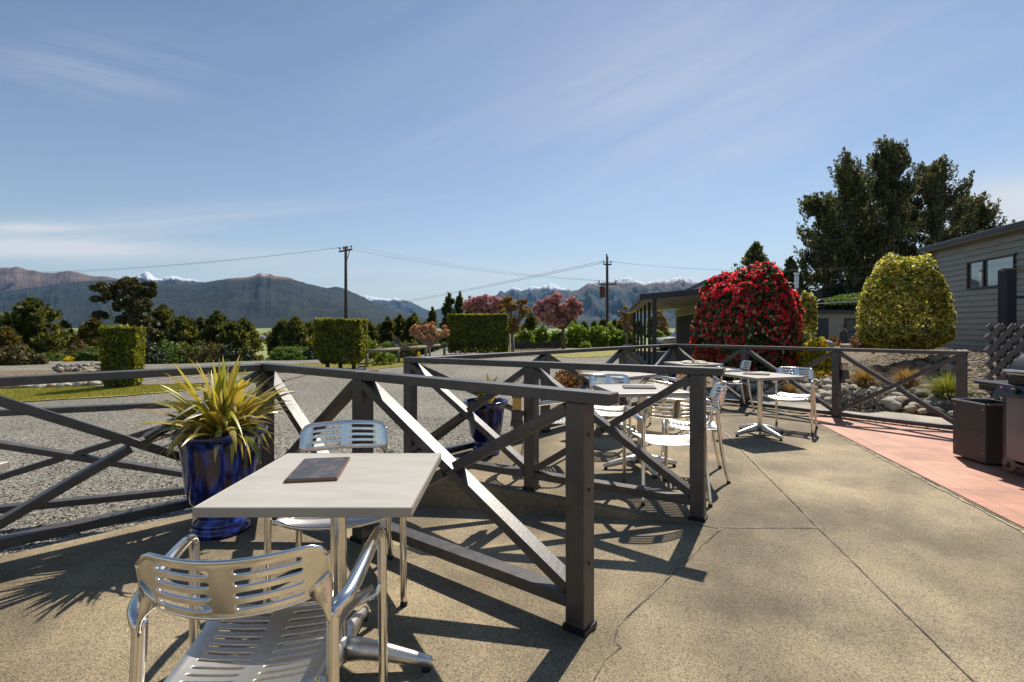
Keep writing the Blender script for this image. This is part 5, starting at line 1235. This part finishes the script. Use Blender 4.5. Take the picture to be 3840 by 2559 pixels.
U_ = Vector((.23, .973, 0)).normalized(); V_ = Vector((.973, -.23, 0)).normalized(); UV = Matrix((V_, U_, Vector((0, 0, 1)))).transposed()
def house():
    o = empty('clad_house', (13.1, 16.0, .55)); o.rotation_euler = (0, 0, math.atan2(V_.y, V_.x)); tag(o, 'grey-green weatherboard house with a brown framed window at the right edge', 'house')
    # local: x = away to the right (V), y = ahead (U); wall plane at x=0 from y=-11 to 0
    mb = MB(); t = .154; z = -.25; H = 3.05
    wy0, wy1, wz0, wz1 = -3.62, -1.78, 1.752, 2.522
    while z < H - .001:
        z1 = min(z + t, H)
        segs = [(-11, 0)]
        if z1 > wz0 + .01 and z < wz1 - .01: segs = [(-11, wy0), (wy1, 0)]
        for a, b in segs:
            V = [(-.034, a, z), (-.034, b, z), (0, b, z1), (0, a, z1), (.10, a, z), (.10, b, z), (.10, b, z1), (.10, a, z1)]
            mb.add(V, [(0, 3, 2, 1), (4, 5, 6, 7), (0, 1, 5, 4), (2, 3, 7, 6), (0, 4, 7, 3), (1, 2, 6, 5)])
        z = z1
    # end wall facing away from the patio
    mb.box((3.4, .045, 1.39), (3.3, .045, 1.64)); mb.build('wall', M['clad'], o)
    mb = MB(); mb.box((-.03, .02, 1.39), (.03, .075, 1.64)); mb.build('corner_board', M['clad'], o)
    # window
    w = MB(); cy, cz = (wy0 + wy1) / 2, (wz0 + wz1) / 2; hy, hz = (wy1 - wy0) / 2, (wz1 - wz0) / 2; f = .045
    w.box((-.02, cy, wz0 + f / 2), (.035, hy, f / 2)); w.box((-.02, cy, wz1 - f / 2), (.035, hy, f / 2))
    for yy in (wy0 + f / 2, wy1 - f / 2, wy0 + (wy1 - wy0) * .62): w.box((-.02, yy, cz), (.034, f / 2, hz - f))
    wf = w.build('window', M['frame'], o)
    for a, b in ((wy0 + f, wy0 + (wy1 - wy0) * .62 - f / 2), (wy0 + (wy1 - wy0) * .62 + f / 2, wy1 - f)):
        g = MB(); g.box((.0, (a + b) / 2, cz), (.006, (b - a) / 2, hz - f)); g.build('pane', M['glass'], wf)
    s = MB(); s.box((-.035, cy, wz1 + .02), (.022, hy + .05, .02)); s.build('window_trim', M['clad'], o)
    q = MB(); q.tube([(-.07, -.15, -.2), (-.07, -.15, 2.95), (-.24, -.15, 3.05)], .04, 10); q.build('downpipe', M['clad'], o)
    # roof, eave over the wall then rising away
    r = MB(); V = []
    for yy in (-11.4, .16):
        V += [(-.26, yy, 3.06), (3.4, yy, 3.94), (7.2, yy, 3.06), (7.2, yy, 3.14), (3.4, yy, 4.02), (-.26, yy, 3.14)]
    r.add(V, [(0, 1, 4, 5), (1, 2, 3, 4), (6, 11, 10, 7), (7, 10, 9, 8), (0, 6, 7, 1), (1, 7, 8, 2), (5, 4, 10, 11), (4, 3, 9, 10), (0, 5, 11, 6), (2, 8, 9, 3)])
    r.build('roof', M['roofm'], o)
    q = MB(); q.box((-.29, -5.63, 3.13), (.022, 5.79, .050)); q.build('gutter', M['fascia'], o); q = MB(); q.box((-.29, -5.63, 3.188), (.03, 5.80, .008)); q.build('roof_edge', M['roofm'], o)
    q = MB(); q.box((-.10, -5.63, 3.062), (.16, 5.78, .008)); q.add([(-.2, .01, 3.03), (3.4, .01, 3.92), (7.0, .01, 3.03), (-.2, .05, 3.03), (3.4, .05, 3.92), (7.0, .05, 3.03)], [(0, 1, 2), (3, 5, 4), (0, 2, 5, 3), (0, 3, 4, 1), (1, 4, 5, 2)]); q.build('soffit', M['clad'], o)
house()
def carport():
    o = empty('carport_building', (4.58, 18, -.25)); o.rotation_euler = (0, 0, math.atan2(V_.y, V_.x)); tag(o, 'low beige building with a dark posted carport roof behind the scarlet shrub', 'building')
    # local x = s (right), y = t (ahead)
    def rz(s): return 2.62 + (s / 3.9 * .30 if s < 3.9 else .30 - (s - 3.9) / 1.7 * .30)
    r = MB(); V = []
    for t in (0, 20.5):
        for s in (-.05 - .6 * (t > 0), 3.9, 5.65): V += [(s, t, rz(s)), (s, t, rz(s) + .05)]
    r.add(V, [(0, 6, 8, 2), (2, 8, 10, 4), (1, 3, 9, 7), (3, 5, 11, 9), (0, 2, 3, 1), (2, 4, 5, 3), (6, 7, 9, 8), (8, 9, 11, 10), (0, 1, 7, 6), (4, 10, 11, 5)]); r.build('roof', M['roofm'], o)
    so2 = MB(); V = []
    for t in (.05, 20.4):
        for s in (0 - .6 * (t > 1), 3.9, 5.6): V += [(s, t, rz(s) - .13)]
    so2.add(V, [(0, 1, 4, 3), (1, 2, 5, 4)]); so_ = so2.build('soffit', M['soffit'], o); mm = so_.modifiers.new('t', 'SOLIDIFY'); mm.thickness = .02
    f = MB()
    for s0, s1 in ((-.05, 3.9), (3.9, 5.65)): f.bar((s0, -.03, rz(s0) - .06), (s1, -.03, rz(s1) - .06), .04, .21)
    f.bar((-.07, -.03, rz(0) - .06), (-.67, 20.5, rz(0) - .06), .04, .20); f.build('fascia', M['fascia'], o)
    for k, t in enumerate((.22, 3.0, 6.0, 9.4, 13.2, 17.4, 20.2)):
        p = MB(); h = .07 if k == 0 else .055; p.box((.42 - .036 * t, t, 1.15), (h, h, 1.42)); p.build('post', M['fascia'], o)
    w = MB(); w.box((2.62, 10.0, 1.17), (.06, 9.3, 1.42)); w.box((3.86, .72, 1.23), (1.18, .06, 1.48)); w.box((5.04, 10.0, 1.17), (.06, 9.3, 1.42)); w.build('wall', M['beige'], o)
    b = MB(); b.box((2.545, 9.9, 2.14), (.018, 9.0, .03)); b.build('ledge', M['soffit'], o)
    for i in range(22):
        q = MB(); q.box((2.53, 1.1 + i * .78, .9), (.03, .09, 1.2)); q.build('batten', M['batten'], o)
    for i in range(21):
        q = MB(); q.box((2.555, 1.49 + i * .78, .88), (.006, .26, 1.17)); q.build('dark_panel', M['fascia'], o)
    # higher roof behind with its pale gable
    g = MB(); x0, x1, x2, z0, z1, t = 2.0, 3.3, 4.6, 3.05, 3.75, 9.0
    g.add([(x0, t, z0), (x1, t, z1), (x2, t, z0), (x0, t + .1, z0), (x1, t + .1, z1), (x2, t + .1, z0)], [(0, 2, 1), (3, 4, 5), (0, 1, 4, 3), (1, 2, 5, 4), (0, 3, 5, 2)]); g.build('gable', M['roofm'], o)
    g = MB()
    g.bar((x0 - .3, t - .06, z0 - .05), (x1, t - .06, z1 + .06), .08, .16); g.bar((x1, t - .06, z1 + .06), (x2 + .3, t - .06, z0 - .05), .08, .16); g.build('barge_board', M['batten'], o)
    g = MB(); g.tube([(5.75, 3.0, 2.3), (5.75, 3.0, 3.50)], .07, 14); g.tube([(5.75, 3.0, 3.5), (5.75, 3.0, 3.57)], .10, 14); g.build('flue', M['cast_white'], o)
carport()
def back_building():
    x0 = (3040 - 1920) / FPX * 42; x1 = 33.5; z = -.2
    o = empty('low_block', (x0, 42, z)); tag(o, 'flat-roofed beige block with two dark doors behind the person', 'building')
    mb = MB(); mb.box(((x1 - x0) / 2, 3, 1.2), ((x1 - x0) / 2, 3, 1.25)); mb.build('wall', M['beige'], o)
    mb = MB(); mb.box(((x1 - x0) / 2, 2.9, 2.58), ((x1 - x0) / 2 + .4, 3.4, .14)); mb.build('roof', M['fascia'], o)
    for pxa, pxb, nm, op in ((3056, 3105, 'door', 1), (3166, 3206, 'door', 0)):
        a = (pxa - 1920) / FPX * 42 - x0; b = (pxb - 1920) / FPX * 42 - x0
        mb = MB(); mb.box(((a + b) / 2, -.03, 1.02), ((b - a) / 2, .04, 1.04)); d = mb.build(nm, M['doorb'], o)
        if not op:
            q = MB(); q.box(((a + b) / 2, -.085, 1.45), ((b - a) / 2 - .14, .012, .46)); q.build('door_panel', M['batten'], d)
            q = MB(); q.box(((a + b) / 2, -.085, .48), ((b - a) / 2 - .14, .012, .36)); q.build('door_panel', M['batten'], d)
        else:
            q = MB(); q.box(((a + b) / 2 - .05, -.085, .7), (.03, .015, .45)); q.build('handle', M['batten'], d)
back_building()
def pergola():
    o = empty('vine_pergola', W(3045, 1290, 40)); tag(o, 'flat pergola of pale rails carrying green creeper above the low block', 'pergola'); b = o.location
    pts = [(W(3045, 1140, 40) - b, W(3260, 1128, 40) - b), (W(3075, 1125, 43) - b, W(3260, 1094, 43) - b), (W(3045, 1140, 40) - b, W(3075, 1125, 43) - b)]
    for a, c in pts: q = MB(); q.bar(a, c, .1, .1); q.build('rail', M['stone'], o)
    for px in (3050, 3250): q = MB(); p = W(px, 1140, 40.2) - b; q.tube([(p.x, p.y, 0), (p.x, p.y, p.z)], .06, 8); q.build('post', M['batten'], o)
    rng = np.random.default_rng(4); n = 2600; u = rng.uniform(0, 1, n); v = rng.uniform(0, 1, n)
    A, B, C_, D_ = [np.array(p) for p in (W(3090, 1136, 40.2) - b, W(3260, 1130, 40.2) - b, W(3130, 1122, 43) - b, W(3260, 1100, 43) - b)]
    P = (A[None] * (1 - u)[:, None] + B[None] * u[:, None]) * (1 - v)[:, None] + (C_[None] * (1 - u)[:, None] + D_[None] * u[:, None]) * v[:, None]
    P[:, 2] += rng.normal(0, .12, n); V, Q = leaf_cards(P, np.full(n, .13), rng); fast_mesh('creeper', V, Q, LM['green'], o)
pergola()
# retaining edge on the bank top
mb = MB(); a, b = W(3150, 1297, 13.5), W(3245, 1296, 13.2); mb.bar((a.x, a.y, a.z - .03), (b.x, b.y, b.z - .03), .35, .12); tag(mb.build('concrete_kerb', M['path'], None, .02), 'pale concrete ledge on top of the bank left of the variegated shrub', 'kerb')
# ------------------------------------------------------------------ post frame and lattice by the house
def lattice():
    o = empty('lattice_screen', (6.42, 6.95, 0)); tag(o, 'dark crossed lattice screen behind the barbecue', 'trellis'); H0, H1, Wd = .12, 1.335, 2.6; st = .175
    def clip(x, z, dx, dz):
        L0, L1 = -99, 99
        for p, d, lo, hi in ((x, dx, 0, Wd), (z, dz, H0, H1)):
            t0, t1 = (lo - p) / d, (hi - p) / d; t0, t1 = min(t0, t1), max(t0, t1); L0 = max(L0, t0); L1 = min(L1, t1)
        return L0, L1
    for sgn, yy in ((1, -.012), (-1, .012)):
        k = -2.6
        while k < 5.2:
            x, z = k, H0; dx, dz = .7071 * sgn, .7071
            L0, L1 = clip(x, z, dx, dz)
            if L1 - L0 > .08: q = MB(); q.bar((x + dx * L0, yy, z + dz * L0), (x + dx * L1, yy, z + dz * L1), .010, .062, up=(0, 1, 0)) if False else q.bar((x + dx * L0, yy, z + dz * L0), (x + dx * L1, yy, z + dz * L1), .014, .068); q.build('lattice_slat', M['fence'], o)
            k += st
    q = MB(); q.box((Wd / 2, 0, H0 - .02), (Wd / 2, .03, .02)); q.build('rail', M['fence'], o)
lattice()
def frame():
    o = empty('porch_frame', (8.68, 9.0, .1)); tag(o, 'tall blue-black post with pale rails in front of the clad house', 'porch frame')
    q = MB(); q.box((0, 0, 1.05), (.085, .085, 1.15)); q.build('post', M['dkpost'], o)
    for z, m in ((2.20, 'wood_grey'), (1.72, 'dkpost'), (1.30, 'wood_grey')):
        q = MB(); q.bar((-.09 if z > 2 else .09, 0, z), (2.6, -.6, z), .07, .05); q.build('rail', M[m], o)
frame()
# ------------------------------------------------------------------ poles and wires
def pole(px, ytop, D, ybase, label, kind):
    b = W(px, ybase, D); H = W(px, ytop, D).z - b.z; o = empty('power_pole', b); tag(o, label, 'power pole')
    q = MB(); q.tube([(0, 0, -.3), (0, 0, H)], [.17, .125], 12); q.build('pole_shaft', M['pole_wood'], o)
    def arm(z, L_, rot, n, ins=.09):
        c, s = math.cos(rot), math.sin(rot); q = MB(); q.bar((-c * L_ / 2, -s * L_ / 2 - .12, z), (c * L_ / 2, s * L_ / 2 - .12, z), .12, .13); a = q.build('crossarm', M['pole_wood'], o); out = []
        for k in range(n):
            t = -1 + 2 * k / (n - 1); t *= .92; p = Vector((c * L_ / 2 * t, s * L_ / 2 * t - .12, z + .065)); q = MB(); q.lathe([(.02, 0), (.02, .12), (.075, .13), (.085, .2), (.06, .27), (.0, .29)], 10, p); q.build('insulator', M['pole_wood'], a); out.append(o.location + p + Vector((0, 0, .27)))
        return out
    if kind == 1:
        ts = arm(H - .38, 2.1, R(-42), 4); q = MB(); q.bar((.1, -.14, H - 1.35), (.5, -.50, H - .45), .05, .06); q.build('brace', M['pole_wood'], o); return ts
    ts = arm(H - .75, .9, R(20), 2)
    q = MB(); q.tube([(0, 0, H), (-.1, 0, H + .35)], [.1, .05], 8); q.build('pole_top', M['pole_wood'], o)
    lo = arm(H - 2.75, 1.9, R(8), 3)
    q = MB(); q.lathe([(.0, 0), (.26, .0), (.28, .05), (.28, 1.0), (.24, 1.08), (.0, 1.1)], 18, (-.52, -.15, H - 4.1)); q.build('transformer', mat('rusty_red_transformer', (.13, .035, .02), .6), o)
    q = MB(); q.tube([(-.60, -.15, H - 3.0), (-.72, -.15, H - 2.7)], .03, 6); q.build('bushing', M['pole_wood'], o)
    return ts, lo
t1 = pole(1297, 925, 46, 1360, 'plain wooden power pole with one crossarm, behind the square hedge', 1)
t2, t2lo = pole(2277, 965, 52, 1292, 'power pole with two crossarms and a rust-red transformer', 2)
def wire(a, b, sag, label, grp, r=.0065):
    a, b = Vector(a), Vector(b); q = MB(); q.tube([a.lerp(b, k / 24) - Vector((0, 0, sag * 4 * (k / 24) * (1 - k / 24))) for k in range(25)], r, 5, smooth=True); tag(q.build('power_line', M['wire']), label, 'wire', grp)
for k, p in enumerate((t1[0], t1[2], t1[3])): wire(p, (-78 + k * 1.2, 60 + k * 1.2, 7.9), 1.2, ('lowest', 'middle', 'highest')[k] + ' of the wires running left from the plain pole out of the frame', 'wires left of the plain pole')
for k, (p, q_) in enumerate(((t1[0], t2lo[0]), (t1[1], t2lo[1]), (t1[3], t2lo[2]))): wire(p, q_, .5, ('lowest', 'middle', 'highest')[k] + ' of the wires sloping from the plain pole to the transformer pole', 'wires between the two poles')
for k, p in enumerate(t2): wire(p, (-150 + k * 3, 330, 9.5), 3.0, ('upper', 'lower')[k] + ' wire falling from the transformer pole towards the distant hills', 'wires going to the far valley', r=.02)
for k, p in enumerate(t2): wire(p, (36.5, 46 - k * 1.0, 7.1 - k * .25), .9, ('upper', 'lower')[k] + ' wire running right from the transformer pole past the big pines', 'wires right of the transformer pole')
# ------------------------------------------------------------------ yard furniture
def rail_fence():
    P = [(-6.4, 22.6), (-5.5, 24.9), (-4.6, 27.4), (-3.9, 29.6)]
    o = empty('old_rail_fence', (P[0][0], P[0][1], -.5)); tag(o, 'weathered round rail fence between the hedges, in front of the conifers', 'fence')
    ox, oy = P[0]
    for i, (x, y) in enumerate(P): q = MB(); q.tube([(x - ox, y - oy, -.2), (x - ox, y - oy, .62)], .075, 8); q.build('post', M['wood_grey'], o)
    for (x, y), (x2, y2) in zip(P[:-1], P[1:]): q = MB(); q.tube([(x - ox, y - oy, .66), (x2 - ox, y2 - oy, .66)], .085, 8); q.build('rail', M['wood_grey'], o)
rail_fence()
def pickets(a, b, n, h, label):
    a, b = Vector(a), Vector(b); za = -.62; o = empty('picket_fence', (a.x, a.y, za)); tag(o, label, 'fence'); d = b - a; rg = random.Random(n)
    for i in range(n):
        p = d * i / (n - 1); q = MB(); q.bar((p.x, p.y, 0), (p.x + rg.uniform(-.02, .02), p.y, h * rg.uniform(.9, 1.1)), .05, .10); q.build('picket', M['fascia'], o)
    for z in (.2, h * .72): q = MB(); q.bar((0, .05, z), (d.x, d.y + .05, z), .04, .07); q.build('rail', M['fascia'], o)
pickets((.15, 38.5), (3.6, 39.6), 22, .68, 'short dark picket fence left of the pink tree trunk')
pickets((7.6, 45), (12.0, 46.5), 24, .85, 'dark picket fence between the transformer pole and the carport')
def dish():
    b = W(1490, 1335, 27); o = empty('satellite_dish', b); tag(o, 'small grey satellite dish standing behind the old rail fence', 'satellite dish')
    q = MB(); q.tube([(0, 0, -.3), (0, 0, .55)], .03, 8); q.build('mast', M['wood_grey'], o)
    q = MB(); q.lathe([(.0, 0), (.09, .01), (.16, .035), (.215, .065)], 24); M_ = Vector((.62, -.70, .38)).to_track_quat('Z', 'Y').to_matrix()
    q.v = [tuple(M_ @ Vector(p) + Vector((-.06, -.06, .74))) for p in q.v]; d = q.build('reflector', M['batten'], o); mm = d.modifiers.new('t', 'SOLIDIFY'); mm.thickness = .015
    q = MB(); q.tube([(-.02, 0, .45), (.30, -.05, .48), (.36, -.05, .62)], .022, 8); q.build('feed_arm', M['beige'], o)
dish()
q = MB(); p = W(1911, 1302, 33.2); q.tube([(p.x, p.y, -.55), (p.x, p.y, .95)], .055, 10); tag(q.build('marker_post', M['cast_white']), 'thin white post at the right end of the wide hedge', 'post')
q = MB(); p = W(1357, 1385, 20.6); q.box((p.x, p.y, hg1(p.x, p.y) + .10), (.15, .05, .10)); q.box((p.x, p.y - .054, hg1(p.x, p.y) + .10), (.12, .004, .05), None, 1); tag(q.build('ground_light', [M['fascia'], M['cast_white']]), 'small black box with a pale face on the grass by the square hedge', 'lamp')
q = MB(); a, b = W(-60, 1398, 20), W(98, 1388, 22); q.bar(a, b, .9, .07); o = q.build('bench_top', M['clad']); tag(o, 'green-grey plank top at the left edge below the bronze shrub', 'bench'); q = MB(); c = (a + b) / 2; q.box((c.x - .4, c.y, c.z - .3), (.05, .3, .26)); q.box((c.x + .35, c.y, c.z - .3), (.05, .3, .26)); q.build('leg', M['fascia'], o)
# pink succulents along the lower fence
def succ():
    rg = random.Random(4); LM['succ'] = leafmat('pink_succulent', [(.35, .12, .08), (.62, .30, .20), (.75, .48, .30)], .2, .5, nsc=8, tcol=(1.2, 1, .9))
    for k in range(9):
        t = k / 8; x = -3.55 + 1.25 * t; y = 3.72 + .50 * t + rg.uniform(-.05, .05); mb = MB()
        for i in range(26):
            a = rg.uniform(0, 6.28); e = rg.uniform(.2, 1.4); L_ = rg.uniform(.035, .06); d = Vector((math.cos(a) * math.cos(e), math.sin(a) * math.cos(e), math.sin(e))); s = Vector((-math.sin(a), math.cos(a), 0)) * .010; u = d.cross(s.normalized()) * .006; c = Vector((rg.uniform(-.05, .05), rg.uniform(-.04, .04), 0))
            mb.add([c - s * .5, c + s * .5, c + d * L_ * .7 + s, c + d * L_ - u * 0, c + d * L_ * .7 - s, c + d * L_ * .5 + u * 1.4], [(0, 1, 5), (1, 2, 5), (2, 3, 5), (3, 4, 5), (4, 0, 5)])
        o = mb.build('succulent', LM['succ']); o.location = (x, y, hg1(x, y) + .02); tag(o, 'small pink succulent in the row along the gravel beyond the left bottom rail', 'succulent', 'pink succulents beyond the left fence')
succ()
# ------------------------------------------------------------------ car
def car():
    b = W(2468, 1322, 38); o = empty('parked_car', (b.x, b.y, b.z), R(6)); tag(o, 'light coloured off-road car half hidden by the carport wall', 'car')
    paint = mat('silver_paint', (.55, .56, .57), .3, .4, coat=.5); dk = mat('dark_car_glass', (.02, .025, .04), .05, spec=1)
    # length along +x, front at x=0 ; width along y (-.9..0.9)
    prof = [(-.0, .55), (.02, .95), (.15, 1.05), (1.15, 1.14), (1.75, 1.70), (2.1, 1.76), (4.3, 1.74), (4.5, 1.60), (4.6, 1.0), (4.6, .50)]
    q = MB(); V = [(x, s * .9 * (1 if z < 1.1 else .90), z) for s in (-1, 1) for x, z in prof]; n = len(prof)
    q.add(V, [tuple(range(n)), tuple(range(2 * n - 1, n - 1, -1))] + [(i, n + i, n + (i + 1) % n, (i + 1) % n) for i in range(n)]); body = q.build('body', paint, o, .05, 3)
    for s in (-1, 1):
        for x0, x1, xa, xb in ((1.42, 2.35, 1.88, 2.35), (2.45, 3.3, 2.45, 3.3), (3.4, 4.35, 3.4, 4.25)):
            g = MB(); yy = s * .875; yt = s * .835; g.add([(x0, yy, 1.18), (x1, yy, 1.18), (xb, yt, 1.62), (xa, yt, 1.62), (x0, yy + s * .012, 1.18), (x1, yy + s * .012, 1.18), (xb, yt + s * .012, 1.62), (xa, yt + s * .012, 1.62)], [(0, 1, 2, 3), (4, 7, 6, 5), (0, 3, 7, 4), (1, 5, 6, 2), (0, 4, 5, 1), (3, 2, 6, 7)]); g.build('window', dk, o)
    g = MB(); g.add([(1.20, -.72, 1.19), (1.20, .72, 1.19), (1.70, .66, 1.66), (1.70, -.66, 1.66), (1.185, -.72, 1.20), (1.185, .72, 1.20), (1.685, .66, 1.675), (1.685, -.66, 1.675)], [(4, 5, 6, 7), (0, 3, 2, 1), (0, 1, 5, 4), (2, 3, 7, 6), (1, 2, 6, 5), (0, 4, 7, 3)]); g.build('windscreen', dk, o)
    for s in (-1, 1):
        for x in (.85, 3.7):
            w = MB(); w.tube([(x, s * .68, .37), (x, s * .93, .37)], .37, 24); wh = w.build('wheel', M['rubber'], o); w = MB(); w.tube([(x, s * .92, .37), (x, s * .945, .37)], .2, 16); w.build('rim', M['alu_satin'], wh)
        h = MB(); h.box((-.015, s * .62, .88), (.03, .17, .08)); h.build('headlight', M['cast_white'], o)
    h = MB(); h.box((-.05, 0, .55), (.07, .88, .12)); h.build('bumper', M['fascia'], o)
car()
# ------------------------------------------------------------------ person
def person():
    b = W(3158, 1296, 39); b.z = W(3158, 1223, 39).z - 1.72; o = bpy.data.objects.new('person', None)
    me = bpy.data.meshes.new('person'); bm = bmesh.new(); sk = bm.verts.layers.skin.verify()
    def v(x, y, z, r, r2=None): q = bm.verts.new((x, y, z)); q[sk].radius = (r, r2 or r); return q
    pel = v(0, 0, .95, .15, .12); pel[sk].use_root = True; che = v(0, 0, 1.28, .17, .12); nk = v(0, 0, 1.47, .06); hd = v(0, -.01, 1.60, .095, .10); tp = v(0, 0, 1.69, .07)
    for a_, b_ in ((pel, che), (che, nk), (nk, hd), (hd, tp)): bm.edges.new((a_, b_))
    for s in (-1, 1):
        h = v(s * .09, 0, .86, .10); k = v(s * .10, -.01, .48, .065); a = v(s * .11, .01, .09, .045); t = v(s * .12, -.14, .04, .035)
        bm.edges.new((pel, h)); bm.edges.new((h, k)); bm.edges.new((k, a)); bm.edges.new((a, t))
        sh = v(s * .19, 0, 1.40, .065); el = v(s * .30, -.16, 1.24, .045); wr = v(s * .09, -.27, 1.48, .035); hn = v(s * .04, -.27, 1.56, .035)
        bm.edges.new((che, sh)); bm.edges.new((sh, el)); bm.edges.new((el, wr)); bm.edges.new((wr, hn))
    bm.to_mesh(me); bm.free(); sk_ = mat('skin_and_shirt', (.45, .26, .19), .6); o = link('person', me, None, [sk_]); o.modifiers.new('skin', 'SKIN'); sub = o.modifiers.new('sub', 'SUBSURF'); sub.levels = 2; sub.render_levels = 2
    o.location = b; tag(o, 'person in a dark top, hands raised to the face, before the low block', 'person')
    q = MB(); q.lathe([(.13, .80), (.19, .82), (.205, .95), (.19, 1.1), (.205, 1.28), (.19, 1.40), (.09, 1.46)], 18); q.v = [(x, y * .74, z) for x, y, z in q.v]; q.build('shirt', mat('dark_green_top', (.05, .06, .045), .8), o)
    for s in (-1, 1): q = MB(); q.tube([(s * .09, 0, .90), (s * .105, -.005, .48), (s * .11, .01, .07)], [.125, .085, .075], 12); q.build('trousers', M['fascia'], o)
    q = MB(); q.lathe([(.10, 1.63), (.115, 1.68), (.09, 1.75), (.0, 1.78)], 14); q.build('hair', mat('brown_hair', (.16, .09, .05), .7), o)
    q = MB(); q.box((0, -.29, 1.585), (.06, .04, .04)); c = q.build('camera_body', M['fascia']); c.location = b; tag(c, 'small dark camera held up to the face of the person', 'camera')
person()
# ------------------------------------------------------------------ far valley buildings
for px, py, d, w in ((972, 1262, 900, 26), (985, 1265, 860, 16), (188, 1262, 700, 14), (300, 1265, 700, 16)):
    p = W(px, py, d); s = w * d / FPX / 2; o = empty('farm_shed', (p.x, d, p.z - 2)); q = MB(); q.box((0, 0, 1.5), (s, 4, 1.8)); q.build('wall', M['beige'], o)
    q = MB(); q.add([(-s, -4.5, 3.2), (s, -4.5, 3.2), (s, 4.5, 3.2), (-s, 4.5, 3.2), (-s, 0, 4.8), (s, 0, 4.8)], [(0, 1, 5, 4), (2, 3, 4, 5), (0, 4, 3), (1, 2, 5), (0, 3, 2, 1)]); q.build('roof', M['roofm'], o)
    tag(o, 'pale farm shed on the far plain, the %s' % {972: 'wider one in the gap between the conifers', 985: 'small one right beside the wider shed', 188: 'one left of the small pointed conifer', 300: 'one seen left of the reddish conifer'}[px], 'shed')
# distant tree belt on the plain
rng = np.random.default_rng(77)
def belt():
    P, N2 = [], []
    for i in range(420):
        d = rng.choice([950., 1300., 1700.]) + rng.normal(0, 40); az = rng.uniform(-1.05, .35); x = az * d; h = rng.uniform(7, 15); s = sph(34, rng, .3); P.append(s * np.array([h * .8, h * .8, h * .5]) + np.array([x, d, hg1(x, d) + h * .5])); N2.append(s)
    P = np.concatenate(P); N2 = np.concatenate(N2); V, Q = leaf_cards(P, np.full(len(P), 4.2), rng, 1.3, N2, .6); tag(fast_mesh('distant_trees', V, Q, LM['pine']), kind='stuff')
belt()
# ------------------------------------------------------------------ fallen leaves
def litter():
    rng = np.random.default_rng(6); n = 130; t = rng.uniform(0, 1, n); A = np.array([4.0, 8.9]); B = np.array([5.75, 6.5]); P2 = A + (B - A) * t[:, None] + rng.normal(0, .06, (n, 2))
    P2 = P2[:110]
    P = np.array([(x, y, pz(x, y) + .012) for x, y in P2]); V, Q = leaf_cards(P, np.full(len(P), .022), rng, 1.8, np.tile([0, 0, 1.], (len(P), 1)), .25)
    tag(fast_mesh('leaf_litter', V, Q, leafmat('fallen_leaves', [(.10, .06, .02), (.35, .24, .04), (.5, .38, .06)], 0, .7)), kind='stuff')
litter()
# ------------------------------------------------------------------ air
def haze():
    q = MB(); q.box((0, 6000, 650), (17000, 13500, 700)); q.v = [(x, y, z if z > 0 else -48) for x, y, z in q.v]
    m = bpy.data.materials.new('air'); m.use_nodes = True; nt = m.node_tree; nt.nodes.clear()
    v = nt.nodes.new('ShaderNodeVolumePrincipled'); v.inputs['Density'].default_value = 1.5e-5; v.inputs['Color'].default_value = (.30, .58, 1, 1); v.inputs['Anisotropy'].default_value = .15
    out = nt.nodes.new('ShaderNodeOutputMaterial'); nt.links.new(v.outputs[0], out.inputs['Volume'])
    o = q.build('haze', m); tag(o, kind='stuff'); return o
haze()
